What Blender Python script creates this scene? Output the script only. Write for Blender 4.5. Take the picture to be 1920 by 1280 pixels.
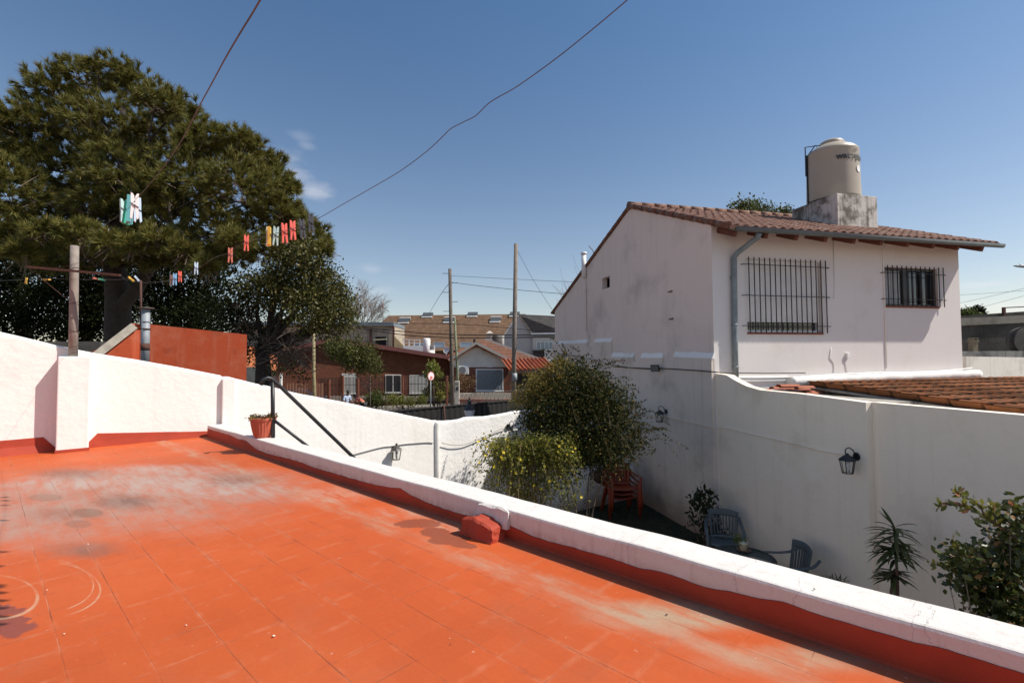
import bpy, bmesh, math, random
import numpy as np
from mathutils import Vector, Matrix, noise as mnoise

for o in list(bpy.data.objects): bpy.data.objects.remove(o)
S = bpy.context.scene
COL = S.collection
R = math.radians
random.seed(7)

# ------------------------------------------------------------------ camera
EYE = 3.5                                    # eye height above the garden and street
FPX = 909.0                                  # focal length in pixels of a 1920 wide picture (17 mm lens)
PITCH, ROLL = R(2.06), R(0.42)
MR = Matrix.Rotation(PITCH, 3, 'X') @ Matrix.Rotation(ROLL, 3, 'Y')
right, fwd, up = MR @ Vector((1,0,0)), MR @ Vector((0,1,0)), MR @ Vector((0,0,1))
cam_data = bpy.data.cameras.new('camera')
cam = bpy.data.objects.new('camera', cam_data); COL.objects.link(cam)
cam_data.sensor_width = 36.0; cam_data.lens = FPX/1920*36
cam_data.clip_start = 0.05; cam_data.clip_end = 3000
m4 = Matrix(((right.x, up.x, -fwd.x, 0), (right.y, up.y, -fwd.y, 0), (right.z, up.z, -fwd.z, EYE), (0,0,0,1)))
cam.matrix_world = m4
S.camera = cam

# ------------------------------------------------------------------ light
SUN_EL, SUN_AZ = R(50.0), R(-7.0)            # azimuth measured from +X, towards +Y
sdir = Vector((math.cos(SUN_EL)*math.cos(SUN_AZ), math.cos(SUN_EL)*math.sin(SUN_AZ), math.sin(SUN_EL)))
sl = bpy.data.lights.new('sun', 'SUN'); sl.energy = 4.8; sl.angle = R(0.53); sl.color = (1.0, 0.945, 0.86)
so = bpy.data.objects.new('sun', sl); COL.objects.link(so)
so.rotation_euler = sdir.to_track_quat('Z', 'Y').to_euler(); so.location = (40, -10, 60)

W = bpy.data.worlds.new('World'); S.world = W; W.use_nodes = True
wn = W.node_tree; wn.nodes.clear()
w_out = wn.nodes.new('ShaderNodeOutputWorld'); w_bg = wn.nodes.new('ShaderNodeBackground')
sky = wn.nodes.new('ShaderNodeTexSky'); sky.sky_type = 'NISHITA'; sky.sun_disc = False
sky.sun_elevation = SUN_EL
sky.sun_rotation = math.pi/2 - SUN_AZ         # clockwise from +Y
sky.altitude = 0; sky.air_density = 1.0; sky.dust_density = 0.5; sky.ozone_density = 2.2
w_bg.inputs['Strength'].default_value = 0.085
W_NT = wn
wn.links.new(w_bg.outputs[0], w_out.inputs[0])

S.view_settings.view_transform = 'Standard'; S.view_settings.look = 'None'
S.view_settings.exposure = 0.3; S.view_settings.gamma = 1.0
S.render.resolution_x = 1024; S.render.resolution_y = 682
S.render.engine = 'CYCLES'
try: S.cycles.max_bounces = 8; S.cycles.transparent_max_bounces = 12
except Exception: pass

# ------------------------------------------------------------------ geometry helpers
def ray(px, py): return MR @ Vector(((px-960)/FPX, 1.0, -(py-640)/FPX))
CAMP = Vector((0, 0, EYE))
def at(px, py, Y):
    r = ray(px, py); return CAMP + r*(Y/r.y)
def on_z(px, py, z):
    r = ray(px, py); return CAMP + r*((z-EYE)/r.z)
def hit(px, py, pt, n):
    r = ray(px, py); return CAMP + r*(((pt-CAMP).dot(n))/r.dot(n))
def lerp(a, b, t): return a + (b-a)*t

def wl(o):
    v = Vector((0,0,0))
    while o: v = v + o.location; o = o.parent
    return v
def tag(o, label=None, cat=None, group=None, kind=None):
    if label: o['label'] = label
    if cat: o['category'] = cat
    if group: o['group'] = group
    if kind: o['kind'] = kind
    return o
def thing(name, label, cat, loc=(0,0,0), group=None):
    o = bpy.data.objects.new(name, None); COL.objects.link(o); o.location = loc
    o.empty_display_size = 0.1
    return tag(o, label, cat, group)
def link(name, me, mat, parent=None, world=True):
    o = bpy.data.objects.new(name, me); COL.objects.link(o)
    if mat is not None:
        for m in (mat if isinstance(mat, (list, tuple)) else [mat]): me.materials.append(m)
    if parent:
        o.parent = parent
        if world: o.location = -wl(parent)
    return o
def copy_tree(o, parent=None):
    c = o.copy(); COL.objects.link(c)
    if parent: c.parent = parent
    for ch in list(o.children): copy_tree(ch, c)
    return c

class MB:
    def __init__(s): s.v = []; s.f = []; s.mi = []; s.sm = []
    def add(s, vs, fs, mi=0, smooth=False):
        b = len(s.v); s.v += [tuple(v) for v in vs]
        for f in fs: s.f.append([b+i for i in f]); s.mi.append(mi); s.sm.append(smooth)
        return s
    def box(s, x0, x1, y0, y1, z0, z1, fr=None, mi=0):
        """axis box, fr maps (a,b,c) to the world"""
        c = [(x0,y0,z0),(x1,y0,z0),(x1,y1,z0),(x0,y1,z0),(x0,y0,z1),(x1,y0,z1),(x1,y1,z1),(x0,y1,z1)]
        if fr: c = [fr(*p) for p in c]
        return s.add(c, [(0,3,2,1),(4,5,6,7),(0,1,5,4),(1,2,6,5),(2,3,7,6),(3,0,4,7)], mi)
    def bar(s, a, b, w, h, upv=Vector((0,0,1)), mi=0):
        a, b = Vector(a), Vector(b); d = (b-a).normalized(); x = d.cross(upv)
        if x.length < 1e-4: x = d.cross(Vector((0,1,0)))
        x.normalize(); y = x.cross(d)
        c = []
        for p in (a, b):
            for sx, sy in ((-1,-1),(1,-1),(1,1),(-1,1)): c.append(p + x*(sx*w/2) + y*(sy*h/2))
        return s.add(c, [(0,3,2,1),(4,5,6,7),(0,1,5,4),(1,2,6,5),(2,3,7,6),(3,0,4,7)], mi)
    def prism(s, poly, d0, d1, fr, mi=0):
        """poly of (a,b); extruded along c from d0 to d1; fr(a,b,c)"""
        n = len(poly); c = [fr(a,b,d0) for a,b in poly] + [fr(a,b,d1) for a,b in poly]
        fs = [tuple(range(n-1,-1,-1)), tuple(range(n,2*n))] + [(i,(i+1)%n,n+(i+1)%n,n+i) for i in range(n)]
        return s.add(c, fs, mi)
    def tube(s, pts, rad, n=8, mi=0, caps=True):
        pts = [Vector(p) for p in pts]
        if not isinstance(rad, (list, tuple)): rad = [rad]*len(pts)
        vs = []; ref = None
        for i, p in enumerate(pts):
            d = (pts[min(i+1,len(pts)-1)] - pts[max(i-1,0)]).normalized()
            if ref is None: ref = d.orthogonal().normalized()
            x = (ref - d*ref.dot(d))
            x = x.normalized() if x.length > 1e-5 else d.orthogonal().normalized()
            ref = x; y = d.cross(x)
            for k in range(n):
                t = 2*math.pi*k/n; vs.append(p + (x*math.cos(t)+y*math.sin(t))*rad[i])
        fs = []
        for i in range(len(pts)-1):
            for k in range(n):
                k2 = (k+1) % n; fs.append((i*n+k, i*n+k2, (i+1)*n+k2, (i+1)*n+k))
        s.add(vs, fs, mi, n > 4)
        if caps:
            b = len(s.v) - len(vs)
            s.f.append([b+k for k in range(n-1,-1,-1)]); s.mi.append(mi); s.sm.append(False)
            e = b + (len(pts)-1)*n
            s.f.append([e+k for k in range(n)]); s.mi.append(mi); s.sm.append(False)
        return s
    def lathe(s, prof, c, n=24, mi=0, axis=None, smooth=True):
        """prof of (r,z) round the vertical through c"""
        c = Vector(c); vs = []
        for r, z in prof:
            for k in range(n):
                t = 2*math.pi*k/n; vs.append((c.x+r*math.cos(t), c.y+r*math.sin(t), c.z+z))
        fs = []
        for i in range(len(prof)-1):
            for k in range(n):
                k2 = (k+1)%n; fs.append((i*n+k, i*n+k2, (i+1)*n+k2, (i+1)*n+k))
        return s.add(vs, fs, mi, smooth)
    def ball(s, c, r, n=10, mi=0):
        c = Vector(c); r = Vector(r) if hasattr(r, '__len__') else Vector((r,r,r))
        vs = []; m = n//2+1
        for i in range(m+1):
            a = math.pi*i/m
            for k in range(n):
                t = 2*math.pi*k/n
                vs.append((c.x+r.x*math.sin(a)*math.cos(t), c.y+r.y*math.sin(a)*math.sin(t), c.z-r.z*math.cos(a)))
        fs = []
        for i in range(m):
            for k in range(n):
                k2 = (k+1)%n; fs.append((i*n+k, i*n+k2, (i+1)*n+k2, (i+1)*n+k))
        return s.add(vs, fs, mi, True)
    def grid(s, fn, nu, nv, mi=0, smooth=False):
        vs = [fn(i/nu, j/nv) for j in range(nv+1) for i in range(nu+1)]
        fs = [(j*(nu+1)+i, j*(nu+1)+i+1, (j+1)*(nu+1)+i+1, (j+1)*(nu+1)+i) for j in range(nv) for i in range(nu)]
        return s.add(vs, fs, mi, smooth)
    def build(s, name, mat, parent=None, world=True, bevel=0):
        me = bpy.data.meshes.new(name); me.from_pydata(s.v, [], s.f)
        me.polygons.foreach_set('use_smooth', s.sm); me.polygons.foreach_set('material_index', s.mi)
        me.update()
        bm = bmesh.new(); bm.from_mesh(me)
        bmesh.ops.remove_doubles(bm, verts=bm.verts, dist=1e-6)
        bmesh.ops.recalc_face_normals(bm, faces=bm.faces); bm.to_mesh(me); bm.free()
        o = link(name, me, mat, parent, world)
        if bevel:
            b = o.modifiers.new('bevel', 'BEVEL'); b.width = bevel; b.segments = 2; b.limit_method = 'ANGLE'
        return o


# ------------------------------------------------------------------ materials
class X:
    """a value in a node tree"""
    def __init__(s, nt, k): s.nt = nt; s.k = k
    def _m(s, op, o=None, o2=None):
        n = s.nt.nodes.new('ShaderNodeMath'); n.operation = op
        for i, q in enumerate((s, o, o2)):
            if q is None: continue
            if isinstance(q, X): s.nt.links.new(q.k, n.inputs[i])
            else: n.inputs[i].default_value = q
        return X(s.nt, n.outputs[0])
    def __add__(s, o): return s._m('ADD', o)
    def __sub__(s, o): return s._m('SUBTRACT', o)
    def __mul__(s, o): return s._m('MULTIPLY', o)
    def __truediv__(s, o): return s._m('DIVIDE', o)
    def max(s, o): return s._m('MAXIMUM', o)
    def min(s, o): return s._m('MINIMUM', o)
    def abs(s): return s._m('ABSOLUTE')
    def fract(s): return s._m('FRACT')
    def floor(s): return s._m('FLOOR')
    def sqrt(s): return s._m('SQRT')
    def step(s, a, b):
        n = s.nt.nodes.new('ShaderNodeMapRange'); n.interpolation_type = 'SMOOTHSTEP'
        s.nt.links.new(s.k, n.inputs['Value'])
        lo, hi, t0, t1 = (a, b, 0, 1) if a < b else (b, a, 1, 0)
        n.inputs['From Min'].default_value = lo; n.inputs['From Max'].default_value = hi
        n.inputs['To Min'].default_value = t0; n.inputs['To Max'].default_value = t1
        return X(s.nt, n.outputs[0])
class MT:
    def __init__(s, name):
        s.m = bpy.data.materials.new(name); s.m.use_nodes = True; s.nt = s.m.node_tree
        s.b = s.nt.nodes['Principled BSDF']; s.out = s.nt.nodes['Material Output']
        g = s.nt.nodes.new('ShaderNodeNewGeometry'); s.geo = g; s.pos = g.outputs['Position']
    def dot(s, v, src=None):
        n = s.nt.nodes.new('ShaderNodeVectorMath'); n.operation = 'DOT_PRODUCT'
        s.nt.links.new(src or s.pos, n.inputs[0]); n.inputs[1].default_value = tuple(v); return X(s.nt, n.outputs['Value'])
    def vec(s, x, y, z=0.0):
        n = s.nt.nodes.new('ShaderNodeCombineXYZ')
        for i, q in enumerate((x, y, z)):
            if isinstance(q, X): s.nt.links.new(q.k, n.inputs[i])
            else: n.inputs[i].default_value = q
        return n.outputs[0]
    def scaled(s, v3, src=None):
        n = s.nt.nodes.new('ShaderNodeVectorMath'); n.operation = 'MULTIPLY'
        s.nt.links.new(src or s.pos, n.inputs[0]); n.inputs[1].default_value = v3; return n.outputs[0]
    def noise(s, scale, src=None, detail=4, rough=.55, dist=0):
        n = s.nt.nodes.new('ShaderNodeTexNoise'); s.nt.links.new(src or s.pos, n.inputs['Vector'])
        n.inputs['Scale'].default_value = scale; n.inputs['Detail'].default_value = detail
        n.inputs['Roughness'].default_value = rough; n.inputs['Distortion'].default_value = dist
        return X(s.nt, n.outputs[0])
    def white(s, src):
        n = s.nt.nodes.new('ShaderNodeTexWhiteNoise'); n.noise_dimensions = '3D'
        s.nt.links.new(src, n.inputs['Vector']); return X(s.nt, n.outputs['Value'])
    def island(s): return X(s.nt, s.geo.outputs['Random Per Island'])
    def mix(s, a, b, f):
        n = s.nt.nodes.new('ShaderNodeMix'); n.data_type = 'RGBA'
        for q, i in ((a, 6), (b, 7)):
            if isinstance(q, (tuple, list)): n.inputs[i].default_value = (*q[:3], 1)
            else: s.nt.links.new(q, n.inputs[i])
        if isinstance(f, X): s.nt.links.new(f.k, n.inputs[0])
        else: n.inputs[0].default_value = f
        return n.outputs[2]
    def gain(s, c, f):
        """colour times a value"""
        n = s.nt.nodes.new('ShaderNodeMix'); n.data_type = 'RGBA'; n.blend_type = 'MULTIPLY'
        n.inputs[0].default_value = 1
        if isinstance(c, (tuple, list)): n.inputs[6].default_value = (*c[:3], 1)
        else: s.nt.links.new(c, n.inputs[6])
        s.nt.links.new(f.k, n.inputs[7]); return n.outputs[2]
    def color(s, c):
        if isinstance(c, (tuple, list)): s.b.inputs['Base Color'].default_value = (*c[:3], 1)
        else: s.nt.links.new(c, s.b.inputs['Base Color'])
        return s
    def rough(s, r):
        if isinstance(r, X): s.nt.links.new(r.k, s.b.inputs['Roughness'])
        else: s.b.inputs['Roughness'].default_value = r
        return s
    def bump(s, h, strength=.3, dist=.01):
        n = s.nt.nodes.new('ShaderNodeBump'); n.inputs['Strength'].default_value = strength; n.inputs['Distance'].default_value = dist
        s.nt.links.new(h.k, n.inputs['Height']); s.nt.links.new(n.outputs[0], s.b.inputs['Normal']); return s
    def set(s, **kw):
        for k, v in kw.items(): s.b.inputs[k.replace('_', ' ')].default_value = v
        return s

_cache = {}
def plain(name, col, rough=.6, var=.12, vs=6, bump=.0, bs=60, metallic=0, spec=.5):
    if name in _cache: return _cache[name]
    t = MT(name); n = t.noise(vs, detail=5)
    t.color(t.gain(col, n*(var*2*1.6) + (1-var*1.6))).rough(rough)
    t.set(Metallic=metallic, Specular_IOR_Level=spec)
    if bump: t.bump(t.noise(bs, detail=4), bump, .006)
    _cache[name] = t.m; return t.m

def stucco(name, col, dirt=(.3,.26,.2), dirt_amt=.35, streak=.25, bump=.35, bs=22, lo=.52, hi=.8, dscale=1.3, low_dirt=None):
    t = MT(name)
    n1 = t.noise(dscale, detail=7, rough=.62)
    st = t.noise(1.0, src=t.scaled((7, 7, .35)), detail=5, rough=.6)
    f = n1.step(lo, hi)*dirt_amt + st.step(.5, .78)*streak
    c = t.mix(col, dirt, f.min(.85))
    if low_dirt:                                   # splash-back above the soil line
        z0, h, dc = low_dirt
        z = t.dot((0,0,1)); m = (z - z0 + (t.noise(3, detail=5) - .5)*.5).step(h, 0.0)
        c = t.mix(c, dc, m*.75)
    fine = t.noise(90, detail=3)
    c = t.gain(c, fine*.12 + .94)
    t.color(c).rough(.92).set(Specular_IOR_Level=.2)
    t.bump(t.noise(bs, detail=6, rough=.6)*1.0 + t.noise(3.0, detail=3)*1.5, bump, .012)
    return t.m

def leafmat(name, c1, c2, trans=.25, rough=.5, c3=None, spec=.22):
    t = MT(name); i = t.island()
    c = t.mix(c1, c2, i)
    if c3: c = t.mix(c, c3, i.fract().step(.86, .95))
    big = t.noise(.9, detail=2); c = t.gain(c, big*.9 + .55)
    t.color(c).rough(rough).set(Specular_IOR_Level=spec)
    tr = t.nt.nodes.new('ShaderNodeBsdfTranslucent'); t.nt.links.new(c if not isinstance(c, tuple) else c, tr.inputs[0])
    mx = t.nt.nodes.new('ShaderNodeMixShader'); mx.inputs[0].default_value = trans
    t.nt.links.new(t.b.outputs[0], mx.inputs[1]); t.nt.links.new(tr.outputs[0], mx.inputs[2]); t.nt.links.new(mx.outputs[0], t.out.inputs[0])
    return t.m

def brick(name, c1, c2, mortar, fx=Vector((1,0,0)), scale=1.0):
    t = MT(name); bt = t.nt.nodes.new('ShaderNodeTexBrick')
    t.nt.links.new(t.vec(t.dot(fx), t.dot((0,0,1))), bt.inputs['Vector'])
    bt.inputs['Scale'].default_value = 1/scale
    bt.inputs['Brick Width'].default_value = .26; bt.inputs['Row Height'].default_value = .075; bt.inputs['Mortar Size'].default_value = .009
    bt.inputs['Color1'].default_value = (*c1,1); bt.inputs['Color2'].default_value = (*c2,1); bt.inputs['Mortar'].default_value = (*mortar,1)
    c = t.gain(bt.outputs['Color'], t.noise(1.2, detail=5)*.7 + .65)
    t.color(c).rough(.9).set(Specular_IOR_Level=.15)
    return t.m

# axes of the terrace (P along its low parapet, L across it)
PA = R(-47.4)
PV = Vector((math.sin(PA), math.cos(PA), 0)); LV = Vector((math.cos(PA), -math.sin(PA), 0))
EYE_T = 1.03; TZ = EYE - EYE_T                     # terrace floor height
def PL(p, l, z): return PV*p + LV*l + Vector((0,0,z))
def pl_px(px, py):
    q = on_z(px, py, TZ); return q.dot(PV), q.dot(LV)

def terrace_material():
    t = MT('terrace_tile')
    P, L = t.dot(PV), t.dot(LV)
    wob = t.noise(3, detail=3); wob2 = t.noise(5, detail=3)
    SP, SL = .2003, .2045
    gp = (P + (wob-.5)*.006)/SP; gl = (L + (wob2-.5)*.006)/SL
    dp = ((gp + .5).fract() - .5).abs()*SP; dl = ((gl + .5).fract() - .5).abs()*SL
    keep1 = t.noise(2.6, detail=5, rough=.7).step(.42, .58); keep2 = t.noise(3.1, src=t.vec(L, P, 3.0), detail=5, rough=.7).step(.48, .60)
    wide = t.noise(4, detail=2)*.0026 + .0004
    lineL = (dl/wide).step(1.5, .5)*(keep1*.75 + .2)     # joints running along the parapet
    lineP = (dp/wide).step(1.4, .5)*(keep2*.7 + .05)
    tile_rnd = t.white(t.vec(gp.__add__(.5).floor(), gl.__add__(.5).floor()))
    base = t.mix((.430,.076,.0165), (.462,.083,.019), tile_rnd)
    big = t.noise(.8, detail=5, rough=.6); base = t.mix(base, (.50,.113,.036), big.step(.45,.75)*.5)
    scr = t.noise(1.0, src=t.vec(P*3.0, L*22.0), detail=6, rough=.7); base = t.mix(base, (.52,.17,.08), scr.step(.56,.8)*.3); lowf = t.noise(.45, detail=3); base = t.gain(base, lowf*.5 + .76); edge = ((dl/.022).step(1.0, .0)).max((dp/.022).step(1.0, .0)); base = t.mix(base, (.50,.16,.075), edge*(t.noise(6, detail=5, rough=.7).step(.46,.66)*.5)); base = t.mix(base, (.27,.06,.022), edge*(t.noise(7, src=t.vec(L, P, 6.0), detail=5, rough=.7).step(.52,.7)*.45))
    c = base
    warp = t.noise(4.5, detail=7, rough=.66); warpf = t.noise(17, detail=5, rough=.65); streaky = t.noise(1.0, src=t.vec(P*3.0, L*11.0), detail=7, rough=.7)
    def ell(px, py, rx_px, ry_px, soft=.5, k=.8, kf=.3):
        p0, l0 = pl_px(px, py); a = pl_px(px+rx_px, py); b = pl_px(px, py+ry_px)
        # axes of the patch on the floor from its extent in the two picture directions
        ax = Vector((a[0]-p0, a[1]-l0)); ay = Vector((b[0]-p0, b[1]-l0))
        det = ax.x*ay.y - ax.y*ay.x
        dP, dL = P - p0, L - l0
        s = (dP*(ay.y) - dL*(ay.x))/det; u = (dL*(ax.x) - dP*(ax.y))/det
        d = (s*s + u*u).sqrt() + (warp-.5)*k + (warpf-.5)*kf
        return d.step(1.0+soft*.5, 1.0-soft)
    nP = t.noise(5.5, detail=6, rough=.7); nL = t.noise(5.5, src=t.scaled((1,1,1), t.vec(L, P, 4.0)), detail=6, rough=.7)
    Pw, Lw = P + (nP-.5)*.17, L + (nL-.5)*.17
    def ell2(px, py, rx_px, ry_px, soft=.06):
        p0, l0 = pl_px(px, py); a = pl_px(px+rx_px, py); b = pl_px(px, py+ry_px)
        ax = Vector((a[0]-p0, a[1]-l0)); ay = Vector((b[0]-p0, b[1]-l0)); det = ax.x*ay.y - ax.y*ay.x
        dP, dL = Pw - p0, Lw - l0
        s = (dP*(ay.y) - dL*(ay.x))/det; u = (dL*(ax.x) - dP*(ax.y))/det
        return (s*s + u*u).sqrt().step(1.0+soft, 1.0-soft)
    grey = ell(190, 930, 300, 75, .6).max(ell(300, 900, 290, 38, .7)).max(ell(60, 965, 180, 70, .7)).max(ell(420, 915, 170, 40, .7))
    c = t.mix(c, (.33,.245,.20), grey*(streaky.step(.32,.68)*.45 + .34))
    pale = ell(290, 905, 150, 22, .7).max(ell(400, 915, 130, 18, .7)).max(ell(300, 880, 100, 12, .7)).max(ell(140, 905, 120, 20, .7))
    c = t.mix(c, (.40,.34,.30), pale*(streaky.step(.34,.64)*.42+.12))
    dark = ell(235, 940, 62, 17, .9).max(ell(160, 1030, 75, 17, .9)*.8).max(ell(445, 898, 62, 15, .9)*.75).max(ell(130, 888, 70, 12, .9)*.75).max(ell(120, 962, 80, 14, .9)*.5)
    c = t.mix(c, (.115,.09,.075), dark*(streaky.step(.7,.3)*.5+.35))
    blot = ell(165, 961, 30, 9, .15, .25, .1).max(ell(147, 982, 26, 8, .15, .3, .1)*.8).max(ell(85, 932, 34, 7, .15, .25, .1)*.7)
    c = t.mix(c, (.17,.10,.07), blot*.5)
    peg_shadow = ell2(18, 1172, 46, 20, .1).max(ell2(12, 1142, 40, 9, .1)).max(ell2(45, 1158, 20, 8, .1))
    c = t.mix(c, (.16,.05,.045), peg_shadow*.75)  # cast shadows of the hanging pegs painted into the floor colour
    # scratched arcs near the left edge
    def arc(px, py, r_px, r2_px, w, gate):
        p0, l0 = pl_px(px, py); a = pl_px(px+r_px, py); b = pl_px(px, py+r2_px)
        ax = Vector((a[0]-p0, a[1]-l0)); ay = Vector((b[0]-p0, b[1]-l0)); det = ax.x*ay.y - ax.y*ay.x
        dP, dL = P - p0, L - l0
        s = (dP*(ay.y) - dL*(ay.x))/det; u = (dL*(ax.x) - dP*(ax.y))/det
        d = ((s*s + u*u).sqrt() - 1.0).abs()
        return d.step(w, w*.3)*(s.step(gate, gate+.15))*(warpf.step(.3,.5)*.5+.5)
    arcs = arc(-10, 1115, 80, 44, .06, -.3).max(arc(60, 1098, 127, 62, .022, .40)).max(arc(47, 1090, 127, 62, .016, .5))
    c = t.mix(c, (.50,.34,.22), arcs*(warp.step(.35,.6)*.5+.1))
    # grey worn gutter line beside the parapet
    gl_d = ((L - 1.76 + (warp-.5)*.22 + (P-1)*.03).abs())
    gut = gl_d.step(.13, .0)*(t.noise(1.1, src=t.vec(P*1.0, 0.0), detail=3).step(.38,.55)*.6+.25)
    c = t.mix(c, (.38,.29,.20), gut*(streaky.step(.36,.64)*.55+.12))
    g2 = ell(1290, 1150, 190, 34, .7, .5).max(ell(1500, 1235, 170, 30, .8, .5)*.7)
    c = t.mix(c, (.36,.28,.19), g2*(streaky.step(.3,.6)*.6+.25))
    g3 = ell(640, 925, 90, 16, .8, .6).max(ell(780, 960, 90, 14, .8, .6)).max(ell(850, 985, 60, 18, .6, .5))
    c = t.mix(c, (.46,.32,.24), g3*(streaky.step(.38,.64)*.5+.05))
    stain = ell2(785, 982, 44, 8).max(ell2(845, 1010, 36, 12)).max(ell2(872, 1024, 26, 6)).max(ell2(815, 997, 28, 9))
    c = t.mix(c, (.22,.058,.03), stain*.85)
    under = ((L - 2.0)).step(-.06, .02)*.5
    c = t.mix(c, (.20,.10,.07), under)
    grc = t.mix((.13,.04,.02), (.50,.22,.13), t.noise(3.4, detail=4).step(.46,.66))
    c = t.mix(c, grc, (lineL.max(lineP))*.7)
    spk = t.noise(38, detail=2).step(.73,.78); c = t.mix(c, (.6,.42,.33), spk*.4); spd = t.noise(55, src=t.vec(L, P, 2.0), detail=3).step(.70,.76); c = t.mix(c, (.12,.05,.03), spd*.5); drt = t.noise(2.6, src=t.vec(L, P, 8.0), detail=7, rough=.7).step(.5,.75); c = t.mix(c, (.30,.10,.05), drt*.28)
    c = t.gain(c, t.noise(60, detail=3)*.16 + .92)
    t.color(c).rough(t.noise(2, detail=4)*.25 + .52).set(Specular_IOR_Level=.28)
    h = (lineL.max(lineP))*-1.2 + t.noise(40, detail=4)*.35 + tile_rnd*.4 + t.noise(2.5, detail=3)*1.2 + streaky*.5
    t.bump(h, .4, .005)
    return t.m

white_wall = stucco('white_plaster', (.80,.765,.72), dirt=(.52,.46,.38), dirt_amt=.28, streak=.2, bump=.45, bs=14)
def parapet_paint():
    t = MT('white_parapet_paint'); P, L = t.dot(PV), t.dot(LV)
    n1 = t.noise(3, detail=7, rough=.65); n2 = t.noise(11, detail=6, rough=.7)
    c = t.mix((.65,.605,.565), (.49,.43,.38), n1.step(.52,.8)*.45); c = t.mix(c, (.42,.36,.30), n2.step(.62,.78)*.35)
    w = (t.noise(5, detail=5, rough=.7)-.5)*.16; crk = None
    for per, off in ((.34,.1),(.57,.33)):
        k = (((P+w)/per + off).fract()-.5).abs()*per; k = k.step(.0022,.0004)*(t.noise(2.1, detail=1).step(.45,.55)); crk = k if crk is None else crk.max(k)
    c = t.mix(c, (.25,.18,.15), crk*.17); st = t.noise(1.0, src=t.scaled((14,14,1.2)), detail=6, rough=.7); c = t.mix(c, (.40,.31,.26), st.step(.5,.75)*.4); z_ = t.dot((0,0,1)); c = t.mix(c, (.42,.24,.18), ((z_ - TZ + (n2-.5)*.10).step(.125,.06))*(n2.step(.4,.6))*.5)
    c = t.gain(c, t.noise(80, detail=3)*.12+.94)
    t.color(c).rough(.95).set(Specular_IOR_Level=.1); t.bump(t.noise(26, detail=7, rough=.7)*1.0 + n1*1.8 + crk*-1.0, .5, .008); return t.m
white_parapet = parapet_paint()
shade_wall = stucco('garden_wall_plaster', (.92,.80,.665), dirt=(.55,.45,.31), dirt_amt=.45, streak=.16, bump=.45, lo=.48, low_dirt=(0.0, .45, (.22,.12,.08)))
house_wall = stucco('house_plaster', (.78,.66,.595), dirt=(.32,.28,.25), dirt_amt=.5, streak=.16, bump=.3, bs=30, lo=.47, hi=.78, dscale=.9)
lower_wall = stucco('lower_house_plaster', (.74,.64,.555), dirt=(.32,.27,.22), dirt_amt=.5, streak=.25, bump=.4, bs=22, lo=.47, low_dirt=(0.0, .9, (.20,.12,.085)))
front_wall_m = stucco('house_front_paint', (.74,.69,.66), dirt=(.55,.46,.36), dirt_amt=.3, streak=.1, bump=.15, bs=40)
red_paint = plain('red_floor_paint', (.35,.043,.016), .75, .2, 5, .4, 30)
def red_wall_paint():
    t = MT('red_wall_paint'); n1 = t.noise(1.6, detail=7, rough=.65); st = t.noise(1.0, src=t.scaled((5,5,.5)), detail=6, rough=.65)
    c = t.mix((.40,.070,.028), (.47,.17,.10), n1.step(.48,.8)*.6); c = t.mix(c, (.48,.20,.13), st.step(.52,.78)*.45); c = t.mix(c, (.20,.035,.018), t.noise(3, detail=6).step(.56,.75)*.4)
    chip = t.noise(3.2, detail=5, rough=.7).step(.69,.705); c = t.mix(c, (.66,.58,.5), chip)
    t.color(c).rough(.9).set(Specular_IOR_Level=.15); t.bump(t.noise(20, detail=5) + chip*-1.5, .4, .01); return t.m
red_wall = red_wall_paint()
black_metal = plain('black_metal', (.012,.012,.013), .45, .2, 10)
rust = plain('rusty_iron', (.085,.036,.024), .9, .35, 14, .4, 60)
galv = plain('galvanised_steel', (.27,.29,.31), .6, .35, 8, .1, 40, metallic=.15)
gutter_m = plain('grey_gutter', (.12,.135,.135), .6, .22, 9)
downpipe_m = plain('blue_grey_pipe', (.20,.235,.25), .6, .35, 5)
pole_m = plain('weathered_pole', (.24,.20,.17), .8, .3, 9, .5, 50)
wood_pole = plain('timber_pole', (.12,.097,.08), .9, .35, 6, .5, 40)
white_paint = plain('white_paint', (.78,.77,.75), .6, .06, 6)
glass_dark = plain('window_glass', (.02,.024,.028), .08, .2, 2, spec=.8)
concrete = stucco('old_concrete', (.36,.33,.29), dirt=(.07,.065,.06), dirt_amt=.8, streak=.6, bump=.5, lo=.4, hi=.7)
dark_concrete = stucco('dark_grey_concrete', (.085,.078,.07), dirt=(.03,.03,.03), dirt_amt=.7, streak=.5, bump=.5, lo=.4, hi=.7)  # very dark concrete with darker blotches and streaks
bark = plain('bark', (.085,.062,.048), .95, .4, 8, .8, 25)
twig_m = plain('twig', (.16,.115,.085), .95, .3, 8)


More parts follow.
